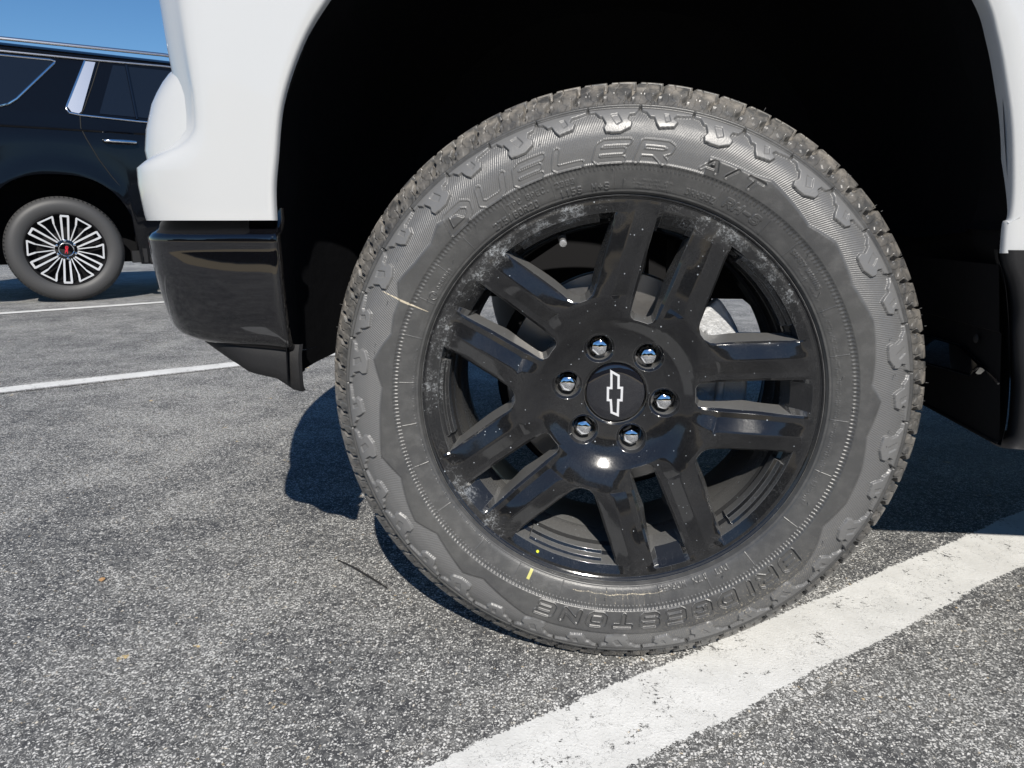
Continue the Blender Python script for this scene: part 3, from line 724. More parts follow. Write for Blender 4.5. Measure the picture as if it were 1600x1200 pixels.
    me.materials.append(M['alloy']); me.shade_smooth(); me.set_sharp_from_angle(angle=R(8))
    return me, lugs

wheel = bpy.data.objects.new('wheel', None)
wme, lugs = wheel_face()
wheel = bpy.data.objects.new('wheel', wme); C.objects.link(wheel); wheel.parent = truck; wheel.location = (0, 0, WZ)
tyre = build_tyre(wheel)
# barrel behind the spokes
mb = MB(); mb.lathe([(.266,.006),(.2585,.010),(.2535,.020),(.2500,.030),(.2440,.036),(.2425,.050),(.2380,.056),(.2365,.085),(.2330,.092),(.2325,.150),(.240,.175),(.244,.210),(.262,.214),(.266,.220)], 180)
# stepped ledge pads seen inside the large openings
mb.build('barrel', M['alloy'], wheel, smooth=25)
for a in range(5):
    a0 = 110 - 72*a
    mb = MB(); rows = []
    for k in range(13):
        an = R(a0 - 13 + 26*k/12)
        rows.append([(rr*cos(an), yy, rr*sin(an)) for rr, yy in ((.2535,.0125),(.246,.016),(.2450,.027),(.2400,.029),(.2395,.046),(.2440,.048))])
    mb.grid(rows)
    for q in (0, -1):
        mb.add(rows[q] + [(rr*cos(R(a0 - 13 + (26 if q else 0))), yy, rr*sin(R(a0 - 13 + (26 if q else 0)))) for rr, yy in ((.256,.048),(.256,.0125))], [tuple(range(8))])
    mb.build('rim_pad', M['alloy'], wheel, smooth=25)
# nuts
def lug_nut():
    mb = MB(); hx = .0118; secs = [(hx,.030),(hx,.0075),(hx*.97,.0050),(hx*.88,.0032),(hx*.62,.0017),(hx*.3,.0010),(.0004,.0008)]
    V = []; n = 24
    rows = []
    for q, (rad_, y) in enumerate(secs):
        row = []
        for k in range(n):
            a = 2*pi*k/n; hexf = cos(pi/6)/cos(((a + pi/6) % (pi/3)) - pi/6) * 1.06
            f = hexf if q < 3 else 1 + (hexf - 1)*max(0, 1 - (q - 2)*.45)
            row.append((rad_*f*cos(a), y, rad_*f*sin(a)))
        rows.append(row + [row[0]])
    mb.grid(rows)
    mb.lathe([(.0125,.030),(.0142,.0285),(.0142,.0262),(.0124,.0245)], 32)
    return mb
nut0 = None
for k, (lx, lz) in enumerate(lugs):
    if nut0 is None:
        n_ = lug_nut().build('lug_nut', M['chrome'], wheel, smooth=28); nut0 = n_
    else:
        n_ = nut0.copy(); C.objects.link(n_); n_.parent = wheel
    n_.location = (lx, .0370, lz); n_.rotation_euler = (0, R(8 + 17*k), 0)
# centre cap with the outlined emblem
mb = MB(); mb.lathe([(.0001,.0372),(.015,.0373),(.028,.0376),(.037,.0383),(.0408,.0395),(.0418,.0412),(.0424,.046)], 96)
mb.mi = 1
BT = [(608,442),(678,480),(680,562),(705,562),(705,668),(682,668),(682,780),(620,755),(612,670),(590,668),(588,565),(612,565)]
out = [Vector(((x-652)*.0002, (611-y)*.000205)) for x, y in BT]
cx = sum(out, Vector((0, 0)))/len(out)
def inset(pl, d):
    n = len(pl); res = []
    area = sum(pl[i].x*pl[(i+1) % n].y - pl[(i+1) % n].x*pl[i].y for i in range(n)); s = 1 if area > 0 else -1
    for i in range(n):
        e1 = (pl[i]-pl[i-1]).normalized(); e2 = (pl[(i+1) % n]-pl[i]).normalized()
        n1 = Vector((-e1.y, e1.x))*s; n2 = Vector((-e2.y, e2.x))*s; b = (n1+n2)
        b = b/max(.35, (1+n1.dot(n2))); res.append(pl[i] + b*d)
    return res
inn = inset(out, .0036); n = len(out)
V = [(p.x, .0370, p.y) for p in out] + [(p.x, .0362, p.y) for p in inset(out, .0005)] + [(p.x, .0362, p.y) for p in inset(out, .0031)] + [(p.x, .0370, p.y) for p in inn]
F = [(l*n+i, l*n+(i+1) % n, (l+1)*n+(i+1) % n, (l+1)*n+i) for l in range(3) for i in range(n)]
mb.add(V, F)
obj_from('centre_cap', mb.V, mb.F, None, wheel, mats=[simple('cap_gloss', (.008, .0085, .012), .04, 0, .5, 1), simple('emblem_silver', (.72,.73,.75), .3, .35)], midx=mb.M, smooth=30)
# valve
mb = MB(); va = R(110.3)
vd = Vector((-cos(va)*.35, -1, -sin(va)*.35)).normalized(); vb = Vector((.2335*cos(va), .052, .2335*sin(va)))
mb.tube([vb, vb+vd*.012, vb+vd*.0121, vb+vd*.020], [.0062,.0055,.0042,.0040], 16)
mb.build('valve_stem', M['rubber'], wheel)
mb = MB(); q = vb+vd*.020; mb.tube([q, q+vd*.001, q+vd*.010, q+vd*.0108], [.0044,.0050,.0050,.0036], 14); mb.build('valve_cap', simple('grey_cap', (.5,.5,.5), .3, .7), wheel)
# yellow dot on the rim edge
ya = R(-114.6); mb = MB(); mb.lathe([(.0001,-.0010),(.0019,-.0008),(.0025,.0006)], 9)
mb.build('paint_dot', simple('yellow_paint', (.66,.70,.05), .5), wheel, loc=(.2565*cos(ya), .0008, .2565*sin(ya)), smooth=30)

# brake behind
mb = MB(); mb.lathe([(.060,.085),(.088,.088),(.090,.128),(.094,.132),(.166,.132),(.168,.1335),(.168,.1405),(.150,.1415),(.150,.1505),(.168,.1515),(.168,.160),(.1,.162)], 128)
mb.lathe([(.02,.060),(.058,.062),(.060,.085)], 48)
mb.build('brake_disc', M['steel'], truck, loc=(0, 0, WZ), smooth=25)
mb = MB(); mb.lathe([(.06,.172),(.15,.176),(.185,.170),(.187,.166)], 96, a0=R(-215), a1=R(-5)); mb.build('brake_shield', M['dark'], truck, loc=(0,0,WZ))
mb = MB()
pl = []
for k in range(13): a = R(-14 + 56*k/12); pl.append((.196*cos(a), .196*sin(a)))
for k in range(13): a = R(42 - 56*k/12); pl.append((.118*cos(a), .118*sin(a)))
mb.prism(pl, .098, .126)
for a in (-4, 10, 24): mb.box((.155*cos(R(a)), .095, .155*sin(R(a))), (.012,.018,.050), Matrix.Rotation(-R(a), 3, 'Y'))
for a in (-8, 38): mb.tube([(.125*cos(R(a)), .085, .125*sin(R(a))), (.125*cos(R(a)), .15, .125*sin(R(a)))], .013, 16)
o_ = mb.build('brake_caliper', M['cast'], truck, loc=(0, 0, WZ)); bv = o_.modifiers.new('b', 'BEVEL'); bv.width = .005; bv.segments = 3
# suspension seen through the spokes
mb = MB(); mb.tube([(.02,.20,.26),(.015,.24,.02),(0,.26,-.12)], [.030,.045,.05], 20); mb.tube([(-.02,.2,-.11),(-.02,.5,-.10)], .028, 14)
mb.tube([(.13,.3,.62-.41),(.13,.3,-.15)], .04, 18)
mb.build('steering_knuckle', M['dark'], truck, loc=(0,0,WZ))

# ---- body panels (truck space: x along the side towards the rear, y into the truck, z up)
ARCH = [(-.449,.652),(-.447,.69),(-.441,.727),(-.428,.795),(-.398,.862),(-.364,.909),(-.31,.968),(-.24,1.020),(-.15,1.058),(-.05,1.074),(.06,1.074),(.16,1.055),(.25,1.015),(.32,.961),(.378,.892),(.399,.847),(.414,.801),(.427,.753),(.438,.690),(.441,.655),(.437,.648),(.440,.614)]
def catmull(pts, n):
    out = []
    P = [Vector(p) for p in pts]
    for i in range(len(P)-1):
        p0 = P[max(i-1, 0)]; p1 = P[i]; p2 = P[i+1]; p3 = P[min(i+2, len(P)-1)]
        for k in range(n):
            t = k/n; out.append(.5*((2*p1)+(-p0+p2)*t+(2*p0-5*p1+4*p2-p3)*t*t+(-p0+3*p1-3*p2+p3)*t**3))
    out.append(P[-1]); return out
ARCHL = [(-.449,.432),(-.450,.55)] + ARCH + [(.452,.585),(.462,.52),(.470,.455),(.478,.40),(.480,.374)]
def side_y(x, z):
    # gentle crown of the side, pinched above a soft crease
    y = -.052 + .030*((z - .72)/.6)**2 if z > .72 else -.052 + .02*((.72-z)/.3)**2
    return float(y)
def uF(z):  # forward reach of the fender nose
    return float(np.interp(z, [.64,.66,.700,.722,.735,.748,.765,.80,.86,.95,1.1,1.3], [-.672,-.676,-.680,-.679,-.660,-.630,-.612,-.608,-.616,-.624,-.618,-.585]))
def nose_path(z, xs, fx, ys, yd=.30, nfront=10, n=22, e=2.3):
    # plan curve from the side round the swept-back corner and across the front
    K = [(xs, ys), (xs + (fx-xs)*.35, ys + .0015), (fx + .055, ys + .016), (fx + .018, ys + .048), (fx, ys + .090), (fx - .034, .155), (fx - .085, .26), (fx - .150, .45), (fx - .185, .70), (fx - .195, .95)]
    return [(p.x, p.y, z) for p in catmull(K, 4)]
XS = -.50
mb = MB()
# fender corner
zs = [.652,.6535,.66,.68,.70,.714,.722,.730,.738,.746,.756,.768,.785,.81,.84,.88,.93,.98,1.04,1.10,1.16,1.22]
rows = []
for z in zs: rows.append(nose_path(z, XS, uF(z), side_y(XS, z), .26 if z > .74 else .22))
rows.insert(0, [(x + .003, y + .006, z) for x, y, z in rows[0]]); rows.insert(0, [(x + .01, y + .03, z) for x, y, z in rows[0]])
rows = [[q for q in r_] for r_ in rows]
mb.grid(rows)
# arch panel, from the rolled lip outwards
A = catmull(ARCH, 6); na = len(A)
def outer_pt(k):
    # match arch parameter with a rectangle border
    p = A[k]; t = k/(na-1)
    # border: up the left side, along the top, down the right
    if t < .3: return Vector((XS, .652 + (1.22-.652)*t/.3))
    if t < .72: return Vector((XS + (.62-XS)*(t-.3)/.42, 1.22))
    return Vector((.62, 1.22 - (1.22-.614)*(t-.72)/.28))
rows = []
def inward(k):
    a, b = A[max(k-1, 0)], A[min(k+1, na-1)]; d = (b-a).normalized(); return Vector((d.y, -d.x))
for k in range(na):
    p = A[k]; o_ = outer_pt(k); nn = inward(k); row = []
    ys = side_y(p.x, p.y)
    row.append((p.x + nn.x*-.0, ys + (.012 if p.x < .3 else .024*float(np.interp(p.y, [.66,.72], [.35,1]))), p.y)); 
    row.append((p.x, ys + .006, p.y)); row.append((p.x - nn.x*.0012, ys + .0022, p.y - nn.y*.0012)); row.append((p.x - nn.x*.0035, ys + .0003, p.y - nn.y*.0035))
    for t in (.06,.12,.25,.4,.6,.8,1):
        q = Vector((p.x - nn.x*.0035, p.y - nn.y*.0035)).lerp(o_, t); row.append((q.x, side_y(q.x, q.y), q.y))
    rows.append(row)
mb.grid(rows)
# rearward side: lower door and body side
rows = []
for z in (.614,.63,.68,.74,.80,.9,1.0,1.1,1.22):
    rows.append([(x, side_y(x, z), z) for x in (.62,.8,1.2,1.8,2.6,3.6)])
mb.grid(rows)
# bonnet / shoulder rolling inward, and back panel of the box so the truck is solid
rows = []
for z, dy, dx in ((1.22,0,0),(1.25,.008,.004),(1.275,.03,.012),(1.285,.07,.02),(1.30,.5,.03),(1.31,.95,.03)):
    r0 = nose_path(1.22, XS, uF(1.22), side_y(XS, 1.22), .26)
    row = [(3.6, side_y(3.6, 1.22)+dy, z), (.62, side_y(.62, 1.22)+dy, z)] 
    for (x, y, zz) in r0: row.append((x+dx*3 if x < XS else x, min(.95, y+dy), z))
    rows.append(row)
mb.grid(rows)
fender = mb.build('fender', M['white'], truck, smooth=40)
def mirrored(src, name):
    # the same panel on the far side of the truck (centre plane y = 0.95)
    me = src.data.copy(); me.name = name
    co = np.zeros(len(me.vertices)*3); me.vertices.foreach_get('co', co); co = co.reshape(-1, 3); co[:, 1] = 1.9 - co[:, 1]
    me.vertices.foreach_set('co', co.ravel()); me.flip_normals(); me.update()
    o = bpy.data.objects.new(name, me); C.objects.link(o); o.parent = truck; o.location = src.location; return o
mirrored(fender, 'fender')
# white bumper corner bulging forward behind the fender edge
mb = MB(); rows = []
for z, fx in ((.675,-.650),(.68,-.662),(.69,-.668),(.70,-.672),(.722,-.677),(.747,-.680),(.774,-.675),(.79,-.669),(.808,-.662),(.822,-.653),(.835,-.643),(.845,-.633),(.852,-.622),(.856,-.610),(.857,-.60),(.857,-.5)):
    rows.append(nose_path(z, XS+.01, fx, side_y(XS, .7) + .024, .20))
mb.grid(rows); bc = mb.build('bumper_corner', M['white'], truck, smooth=60); mirrored(bc, 'bumper_corner')
# gloss black lower bumper
mb = MB(); rows = []
BZ = [(.668,-.030,-.672),(.654,-.030,-.675),(.648,-.033,-.679),(.644,-.036,-.680),(.640,-.0390,-.681),(.637,-.0445,-.684),(.634,-.0490,-.686),(.629,-.0515,-.6870),(.622,-.0500,-.6870),(.610,-.0503,-.6860),(.595,-.0508,-.6840),(.58,-.0508,-.680),(.56,-.0501,-.6745),(.54,-.0489,-.669),(.52,-.0470,-.664),(.50,-.0440,-.658),(.488,-.0405,-.652),(.478,-.030,-.642),(.470,.010,-.625),(.467,.05,-.60)]
for z, ys, fx in BZ:
    fx += .012 - .012*max(0, (.6-z)/.1)
    zb = lambda x: max(0, (-.449 - x))*.07 * max(0, (.56 - z)/.09)     # lower edge climbs towards the nose
    p = nose_path(z, -.475, fx, ys, .26, e=2.1)
    p = [(x, y, zz + zb(x)) for x, y, zz in p]
    xr = -.449 + (.652 - z)*.012
    pre = [(xr + .001, ys + .014, z), (xr + .0010, ys + .010, z), (xr, ys + .0035, z), (xr - .004, ys + .0008, z), (xr - .010, ys, z)]
    rows.append(pre + p)
mb.grid(rows); bl = mb.build('bumper', M['gloss'], truck, smooth=55); mirrored(bl, 'bumper')
# matt valance under it
mb = MB(); rows = []
for z, ys, fx in ((.484,-.020,-.640),(.474,-.026,-.634),(.462,-.028,-.622),(.448,-.028,-.606),(.436,-.027,-.592),(.430,-.022,-.585)):
    p = nose_path(z, -.475, fx, ys, .26, e=1.9)
    f = (.484 - z)/.054
    p = [(x, y, zz + max(0, (-.449 - x))*(.07 + .13*f)) for x, y, zz in p]
    rows.append([(-.437, ys + .006, z - .012*f), (-.440, ys + .0006, z - .013*f), (-.452, ys, z - .010*f)] + p)
mb.grid(rows)
vl = mb.build('valance', M['matte'], truck, smooth=50); mirrored(vl, 'valance')
# dark headlamp edge just entering the frame
mb = MB(); rows = []
for z in (.925,.935,.95,.98,1.02,1.06):
    rows.append([(x - .012*sin(pi*min(1, (z-.925)/.1)), y, z) for x, y, z in nose_path(z, XS-.05, uF(z) - .004, side_y(XS, z) + .05, .28)])
mb.grid(rows); hl = mb.build('headlight', M['lens'], truck, smooth=60); mirrored(hl, 'headlight')
# grille between
mb = MB()
for z in (.72,.78,.84,.90,.96,1.02): mb.box((-.70, .95, z), (.03, 1.1, .022))
mb.box((-.665,.95,.85), (.02,1.5,.55)); mb.build('grille', M['gloss'], truck)
# wheel-arch liner: tunnel following the arch, with ribs and an inner wall
AL = catmull(ARCHL, 4); nl = len(AL); rows = []
for yy, gr in ((-.040,.000),(-.030,.006),(.0,.010),(.05,.013),(.051,.018),(.12,.022),(.20,.020),(.28,.012),(.36,0),(.42,-.02),(.47,-.05)):
    row = []
    for k in range(nl):
        a, b = AL[max(k-1, 0)], AL[min(k+1, nl-1)]; d = (b-a).normalized(); n_ = Vector((-d.y, d.x)); p = AL[k]
        wob = .006*sin(k*.35)*sin(yy*20)
        row.append((p.x + n_.x*(gr + wob + .002), yy, p.y + n_.y*(gr + wob + .002)))
    rows.append(row)
mb = MB(); mb.grid(rows)
# inner wall
base = rows[-1]; cxz = (0, .47, .7)
mb.add(base + [cxz], [(i, i+1, len(base)) for i in range(len(base)-1)])
# feathered lower edge at the front
random.seed(3)
mb.build('wheel_arch_liner', M['liner'], truck, smooth=50)
# thin white return flange seen along the front edge of the opening is part of the fender; black rear trim:
mb = MB(); T = [(.4405,.618),(.446,.600),(.457,.578),(.467,.548),(.470,.52),(.476,.488),(.484,.455),(.488,.42),(.4895,.394),(.487,.383),(.481,.3765),(.472,.376)]
T = catmull(T, 4); rows = []
for p in T:
    rows.append([(p.x+.004, -.020, p.y), (p.x, -.030, p.y), (p.x+.001, -.044, p.y), (p.x+.004, -.0495, p.y), (p.x+.010, -.052, p.y), (max(.50, p.x+.03), -.053, p.y)])
mb.grid(rows)
# outward face running rearward as rocker; its lower edge steps up behind the wheel
cols = []
for x, zb_ in ((.4995,.372),(.53,.374),(.56,.40),(.60,.47),(.7,.495),(1.2,.495),(2.0,.495),(3.6,.495)):
    cols.append([(x, y, zb_ + (z - .372)*(.6135 - zb_)/(.6135 - .372)) for z, y in ((.6135,-.050),(.60,-.053),(.50,-.053),(.42,-.050),(.385,-.046),(.377,-.038),(.372,-.02),(.372,.04))])
mb.grid(cols)
mb.build('rocker_trim', M['matte'], truck, smooth=45)
# splash guard plate, its moulded seams and the glossy bracket behind the tyre
def wall_x(z): return float(np.interp(z, [.374,.40,.455,.52,.585,.62], [.480,.478,.470,.462,.452,.446])) - .004
mb = MB(); rows = []
for z in (.60,.56,.519,.517,.49,.46,.43,.40,.3765): rows.append([(wall_x(z) + (.0025 if z < .518 else 0), y, z) for y in (-.034,-.02,.03,.08,.14,.20)])
mb.grid(rows); mb.tube([(wall_x(.3765)+.003, y, .3765) for y in (-.034,.05,.20)], .003, 8)
mb.build('splash_guard', M['liner'], truck, smooth=30)
mb = MB(); mb.tube([(wall_x(.486)-.001,.16,.486),(wall_x(.488)-.001,.05,.488),(wall_x(.47)-.001,.0,.470),(wall_x(.452)-.001,-.036,.455)], .0016, 6)
pl_ = [(.16,.484),(.052,.486),(.0,.468),(.022,.452),(.16,.443)]
V_ = [(wall_x(z)-.004, y, z) for y, z in pl_] + [(wall_x(z)+.002, y + (.003 if y > .1 else -.003), z - .002) for y, z in pl_]
mb.add(V_, [tuple(range(5))] + [(i, i+5, (i+1) % 5 + 5, (i+1) % 5) for i in range(5)])
mb.tube([(wall_x(.47)-.005,.001,.469),(wall_x(.46)-.006,.010,.461),(wall_x(.452)-.004,.022,.453),(wall_x(.45)-.004,.08,.449),(wall_x(.443)-.003,.15,.444)], [.002,.0028,.0022,.0016,.0016], 8)
mb.build('frame_bracket', M['gloss'], truck, smooth=30)
mb = MB(); mb.lathe([(.0001,-.002),(.004,-.0015),(.0062,0)], 16); o_ = mb.build('push_clip', M['matte'], truck, loc=(wall_x(.51)-.001,.015,.503), rot=(0,0,R(-90)))
# chassis mass so light and shade under the truck are right
mb = MB()
pl_ = [(-.60,.40),(-.42,.34),(3.4,.34),(3.4,1.2),(-.60,1.2)]
mb.add([(-.30,.50,.50),(3.5,.50,.50),(3.5,1.40,.50),(-.30,1.40,.50),(-.30,.50,1.2),(3.5,.50,1.2),(3.5,1.40,1.2),(-.30,1.40,1.2)], [(0,3,2,1),(4,5,6,7),(0,1,5,4),(1,2,6,5),(2,3,7,6),(3,0,4,7)])
mb.box((2.1,.25,.82), (2.9,.5,.58)); mb.box((2.1,1.65,.75), (2.9,.5,.72))
mb.box((-.50,.95,.66), (.10,.8,.16))
mb.build('chassis', M['dark'], truck)
# far front wheel, coarse
mb = MB(); mb.lathe([(.27,0),(.29,-.012),(.33,-.018),(.375,-.008),(.402,.018),(.414,.05),(.416,.11),(.414,.18),(.40,.22),(.33,.245),(.27,.23)], 72)
w2 = mb.build('wheel', M['rubber'], truck, loc=(0, 1.66, WZ))
mb = MB(); mb.lathe([(.01,.2),(.10,.19),(.26,.22),(.27,.0),(.2,.03),(.01,.06)], 48); mb.build('rim', M['dark'], w2)

# ------------------------------------------------------------------ black SUV parked across the lot
SA = R(33); suv = empty('parked_suv', (-3.7476, 5.7597, 0), SA)
tag(suv, 'glossy black SUV with chrome window trim and silver multi-spoke wheel, parked beyond the white truck', 'suv')
# suv space: x forward, y away from the viewer, z up ; wheel centre x=.085, R=.432
def sy(z, x=0):
    y = float(np.interp(z, [.25,.5,.9,1.30,1.375,1.39,1.50,1.95,2.0,2.05], [.05,.01,-.012,-.008,.002,.012,.035,.16,.21,.34]))
    return y + .05*max(0, (abs(x-1.6)-2.0))**1.5
WXs, WZs, RA = .085, .432, .545
def arch_z(x):
    d = abs(x - WXs)
    if d < RA: return .47 + .56*math.sqrt(max(0, 1-(d/RA)**2.6))
    d2 = abs(x - 3.16)
    if d2 < RA: return .47 + .56*math.sqrt(max(0, 1-(d2/RA)**2.6))
    return .30
def beltz(x): return 1.515 - .02*(x-.3)
# body side (cells above arches, up to the beltline; then pillars/roof)
mb = MB()
xs = sorted(set([-1.12,-1.05,-.9,-.7] + [WXs - RA + RA*2*k/28 for k in range(29)] + [.7,.9,1.2,1.6,2.0,2.4] + [3.16-RA+RA*2*k/20 for k in range(21)] + [3.8,3.95,4.05]))
xs = [x for x in xs]; rows = []
T_ = [0,.03,.08,.2,.35,.5,.65,.8,.88,.92,.95,1]
cols = []
for x in xs:
    z0 = arch_z(x); col = []
    for t in T_:
        z = z0 + (1.50 - z0)*t; y = sy(z, x)
        # flare around the rear arch
        dd = math.hypot(x - WXs, (z - .47)*.95) if z > .4 else 9
        y -= .016*math.exp(-max(0, dd - .57)**2/.004) * (z > .45)
        col.append((x, y, z))
    col.insert(0, (x, col[0][1] + .012, col[0][2] - .004)); col.insert(0, (x, .16, col[0][2] - .004))
    cols.append(col)
mb.grid(cols)
# upper body: greenhouse skin
cols = []
for x in [-1.12,-1.0,-.6,-.2,.2,.45,.6,1.0,1.6,2.0,2.3,2.6,3.0]:
    col = []
    for z in (1.50,1.60,1.75,1.90,1.94,1.965,1.99,2.01):
        xx = x
        if x > 2.2: xx = x - (z-1.5)*1.1*(x-2.2)/.8
        if x < -1.0: xx = x + (z-1.5)*.25
        col.append((xx, sy(z, 1.5), z))
    cols.append(col)
mb.grid(cols)
# far side and closing surfaces
def solid(mb, x0, x1, z0, z1, y0, y1): mb.box(((x0+x1)/2, (y0+y1)/2, (z0+z1)/2), (x1-x0, y1-y0, z1-z0))
solid(mb, -1.10, 4.0, .75, 1.45, .60, 2.02)
solid(mb, -1.10, -.55, .45, .80, .1, 2.0); solid(mb, .75, 2.50, .30, .80, .10, 2.0); solid(mb, 3.8, 4.05, .4, .80, .1, 2.0)
solid(mb, 2.5, 4.05, 1.0, 1.43, .02, 2.05)
body = mb.build('body', M['suvpaint'], suv, smooth=35)
# roof
mb = MB(); rows = []
for y, z in ((.20,2.00),(.26,2.03),(.40,2.055),(1.0,2.075),(1.6,2.055),(1.75,2.03),(1.85,1.98)):
    rows.append([(x, y, z - .02*max(0, x-1.4)**2 - (.03 if x < -1.0 else 0)) for x in (-1.05,-.9,0,1,1.8,2.1)])
mb.grid(rows); mb.build('roof', M['suvpaint'], suv, smooth=60)
mb = MB(); mb.tube([(-1.0,.20,2.015),(-.6,.19,2.040),(0,.19,2.048),(1.0,.19,2.062),(1.9,.20,2.02)], .017, 10, flat=.8); mb.build('roof_rail', M['satin'], suv)
def patch(name, poly, mat, off=.004, thick=.004, n=1):
    """panel lying on the body side, following its slope"""
    m_ = MB(); V = [(x, sy(z, 1.5) - off, z) for x, z in poly] + [(x, sy(z, 1.5) - off + thick + .01, z) for x, z in poly]; k = len(poly)
    m_.add(V, [tuple(range(k))] + [(i, i+k, (i+1) % k + k, (i+1) % k) for i in range(k)])
    return m_.build(name, mat, suv, smooth=30)
def strip(name, pts, r, mat, off=.006):
    m_ = MB(); m_.tube([(x, sy(z, 1.5) - off, z) for x, z in pts], r, 8); return m_.build(name, mat, suv)
patch('quarter_window', [(-1.0,1.90),(.155,1.908),(.180,1.900),(-.10,1.60),(-.16,1.555),(-.25,1.525),(-1.0,1.52)], M['glass'])
strip('window_trim', [(-1.0,1.908),(.163,1.918),(.195,1.908),(.185,1.896),(-.10,1.590),(-.16,1.545),(-.26,1.512),(-1.0,1.505)], .0085, M['chrome'])
patch('pillar_trim', [(.405,1.936),(.475,1.936),(.325,1.53),(.305,1.512),(.255,1.520),(.232,1.56)], M['satin'], .010)
strip('pillar_edge', [(.400,1.938),(.228,1.565),(.222,1.54),(.240,1.512),(.320,1.500),(.733,1.482),(2.2,1.45)], .008, M['chrome'])
strip('roof_trim', [(-1.0,1.938),(.45,1.952),(.98,1.966),(2.0,1.95)], .008, M['satin'])
patch('rear_door_window', [(.60,1.928),(1.36,1.930),(1.36,1.500),(.45,1.522)], M['glass'])
patch('front_door_window', [(1.44,1.930),(2.05,1.925),(2.45,1.50),(1.44,1.500)], M['glass'])
strip('window_divider', [(.700,1.94),(.712,1.70),(.722,1.495)], .012, M['gloss'], .010)
# door seams as narrow dark gaps, beltline, handle
def groove(pts): 
    m_ = MB(); m_.tube([(x, sy(z, x) - .001, z) for x, z in pts], .0048, 6); return m_
gm = groove([(.510,1.955),(.430,1.75),(.345,1.55),(.312,1.50),(.304,1.40),(.33,1.32),(.40,1.16),(.475,1.03),(.55,.92),(.62,.80),(.64,.6),(.65,.36)])
gm.tube([(1.40, sy(z, 1.4)-.001, z) for z in (.36,.8,1.2,1.48,1.94)], .0048, 6)
gm.build('door_seam', simple('seam_black', (.002,.002,.002), .8), suv)
mb = MB(); rows = []
for x in (-1.1,-.6,0,.3,.7,1.4,2.4):
    rows.append([(x, sy(1.375, 1)-.000, 1.392), (x, sy(1.375, 1)-.006, 1.384), (x, sy(1.375,1)+.002, 1.372)])
mb.grid(rows); mb.build('belt_crease', M['suvpaint'], suv)
def handle(x):
    m_ = MB(); y = sy(1.305, 1)
    m_.tube([(x,y+.002,1.307),(x+.012,y-.028,1.308),(x+.05,y-.040,1.308),(x+.19,y-.040,1.308),(x+.235,y-.028,1.308),(x+.245,y+.002,1.307)], [.011,.014,.015,.015,.014,.011], 12, flat=.7)
    return m_.build('door_handle', M['chrome'], suv)
handle(.45); handle(1.5)
# wheel wells
mb = MB(); mb.lathe([(.60,.02),(.60,.50)], 40, c=(WXs,0,.47), a0=0, a1=pi); mb.add([(WXs-.62,.50,.3),(WXs+.62,.50,.3),(WXs+.62,.50,1.1),(WXs-.62,.50,1.1)], [(0,1,2,3)])
mb.build('wheel_well', M['liner'], suv)
mb = MB(); mb.lathe([(.60,.02),(.60,.50)], 40, c=(3.16,0,.47), a0=0, a1=pi); mb.add([(3.16-.62,.50,.3),(3.16+.62,.50,.3),(3.16+.62,.50,1.1),(3.16-.62,.50,1.1)], [(0,1,2,3)]); mb.build('wheel_well', M['liner'], suv)
# rear mud flap and lower sill
mb = MB(); mb.box((.665,.10,.42), (.03,.16,.22)); mb.box((.60,.12,.36), (.07,.12,.10)); mb.build('mud_flap', M['matte'], suv)
mb = MB(); mb.tube([(.70,.06,.335),(2.5,.06,.335)], [.05,.05], 12, flat=.7); mb.build('running_board', M['matte'], suv)
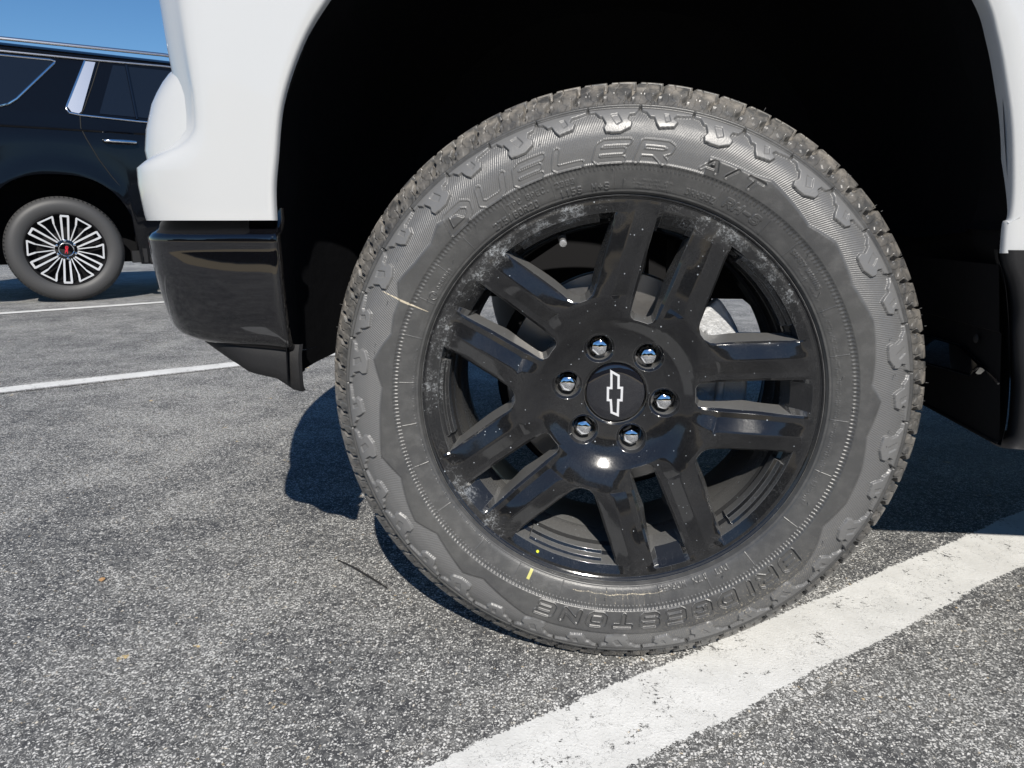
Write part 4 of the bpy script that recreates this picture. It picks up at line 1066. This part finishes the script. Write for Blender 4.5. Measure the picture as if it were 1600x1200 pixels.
# wheel
def suv_wheel(x, y=.03):
    m_ = MB(); RT = .432
    m_.lathe([(.290,.012),(.300,.000),(.330,-.012),(.365,-.014),(.392,-.006),(.408,.008),(.419,.028),(.424,.034),(.424,.038),(.4265,.046),(.4275,.052),(.4275,.060),(.430,.066),(.431,.13),(.43,.2),(.40,.255),(.30,.27)], 120)
    m_.mi = 1
    for k in range(80):
        a = 2*pi*k/80; m_.box((.4235*cos(a), .030, .4235*sin(a)), (.010,.030,.0035), Matrix.Rotation(-a, 3, 'Y'))
    rt = m_.build('wheel', None, suv, loc=(x, y, RT), smooth=30, mats=[M['rubber'], M['dark']])
    m_ = MB(); m_.lathe([(.294,.004),(.290,.002),(.285,.006),(.280,.02),(.265,.05),(.26,.20)], 96); m_.lathe([(.26,.12),(.03,.10)], 64); m_.build('rim', M['dark'], rt, smooth=50)
    sil = simple('machined_alloy', (.66,.67,.69), .33, .4)
    def bar(p0, p1, w0, w1, d=.020):
        a, b = Vector(p0), Vector(p1); dr = (b-a); L = dr.length; dr.normalize(); nn = Vector((-dr.z, 0, dr.x))
        V = []
        for p, w_ in ((a, w0), (b, w1)):
            for s_, yy in ((-1,0),(1,0),(1,d),(-1,d)): V.append(p + nn*s_*w_/2 + Vector((0, yy, 0)))
        return V, [(0,3,2,1),(4,5,6,7),(0,1,5,4),(1,2,6,5),(2,3,7,6),(3,0,4,7)]
    def pol(r, a, y): return (r*cos(R(a)), y, r*sin(R(a)))
    for k in range(6):
        a0 = 86 - 60*k; m_ = MB()
        # long narrow loop
        for s_ in (-1, 1):
            V, F = bar(pol(.080, a0 + s_*14, .020), pol(.272, a0 + s_*5.4, .004), .013, .016); m_.add(V, F)
        V, F = bar(pol(.273, a0 - 6.4, .004), pol(.273, a0 + 6.4, .004), .016, .016); m_.add(V, F)
        m_.build('spoke', sil, rt, smooth=0)
        m_ = MB(); a1 = a0 + 30
        for s_ in (-1, 1):
            V, F = bar(pol(.215, a1 + s_*9.0, .008), pol(.272, a1 + s_*12.0, .004), .013, .015); m_.add(V, F)
            V, F = bar(pol(.080, a1 + s_*6, .024), pol(.215, a1 + s_*9.0, .0085), .008, .009); m_.add(V, F)
        V, F = bar(pol(.273, a1 - 13, .004), pol(.273, a1 + 13, .004), .012, .012); m_.add(V, F)
        m_.build('spoke', sil if k in (1, 2, 3) else sil, rt, smooth=0)
    m_ = MB(); m_.lathe([(.0001,.004),(.048,.006),(.054,.012),(.060,.022),(.085,.026),(.095,.05)], 48); m_.build('hub', M['gloss'], rt, smooth=40)
    m_ = MB(); m_.lathe([(.050,.004),(.0535,.002),(.056,.006)], 48); m_.build('hub_ring', M['chrome'], rt)
    for k in range(6):
        a = R(92-60*k); m_ = MB(); m_.lathe([(.0001,-.002),(.009,.000),(.012,.006),(.013,.03)], 12, c=(.072*cos(a),.004,.072*sin(a))); m_.build('lug_nut', M['chrome'], rt)
    return rt
w_r = suv_wheel(WXs)
# red letters on the cap
cu = bpy.data.curves.new('cap_letters', 'FONT'); cu.body = 'GMC'; cu.size = .028; cu.align_x = 'CENTER'; cu.align_y = 'CENTER'; cu.extrude = .001; cu.offset = .0012; cu.space_character = .95
to = bpy.data.objects.new('tmp', cu); C.objects.link(to); bpy.context.view_layer.update()
dg = bpy.context.evaluated_depsgraph_get(); me = bpy.data.meshes.new_from_object(to.evaluated_get(dg)); bpy.data.objects.remove(to)
me.name = 'cap_letters'; me.materials.clear(); me.materials.append(M['red'])
co_ = bpy.data.objects.new('cap_letters', me); C.objects.link(co_); co_.parent = w_r; co_.location = (0, .0025, 0); co_.rotation_euler = (R(90), 0, 0)
co_.rotation_euler = (Matrix.Rotation(R(100), 4, 'Y') @ Matrix.Rotation(R(90), 4, 'X')).to_euler()
mb = MB(); mb.lathe([(.27,.02),(.33,-.005),(.40,.0),(.43,.04),(.43,.2),(.3,.27)], 64); wf = mb.build('wheel', M['rubber'], suv, loc=(3.16, .03, .432)); mb = MB(); mb.lathe([(.27,.02),(.2,.05),(.02,.04)], 40); mb.build('rim', M['satin'], wf)
for x in (WXs, 3.16):
    mb = MB(); mb.lathe([(.27,.25),(.33,.275),(.40,.27),(.43,.23),(.43,.07),(.3,0)], 64); mb.build('wheel', M['rubber'], suv, loc=(x, 1.72, .432))
# tail: bumper
mb = MB(); rows = []
for z, e_ in ((.42,-.06),(.5,0),(.7,.03),(.78,0),(.80,-.05)):
    rows.append([(-1.10-e_, y, z) for y in (.06,.3,1.0,1.8,2.0)])
mb.grid(rows); mb.build('rear_bumper', M['suvpaint'], suv)

# ------------------------------------------------------------------ small things on the ground
mb = MB(); mb.tube([(0,0,.003),(.035,-.030,.005),(.075,-.068,.005),(.115,-.106,.003)], [.0012,.0019,.0019,.0012], 8)
tag(mb.build('twig', simple('dark_twig', (.02,.018,.016), .6), loc=(-.343,1.246,.0)), 'thin dark twig lying on the asphalt left of the tyre', 'twig')
bm = bmesh.new(); bmesh.ops.create_icosphere(bm, subdivisions=2, radius=.0055)
random.seed(9)
for v in bm.verts: v.co *= random.uniform(.75, 1.15); v.co.z *= .6
me = bpy.data.meshes.new('pebble'); bm.to_mesh(me); bm.free(); me.materials.append(simple('tan_stone', (.42,.25,.12), .7))
po = bpy.data.objects.new('pebble', me); C.objects.link(po); po.location = (-.762,1.168,.004)
tag(po, 'small tan pebble alone on the dark asphalt at lower left', 'pebble')
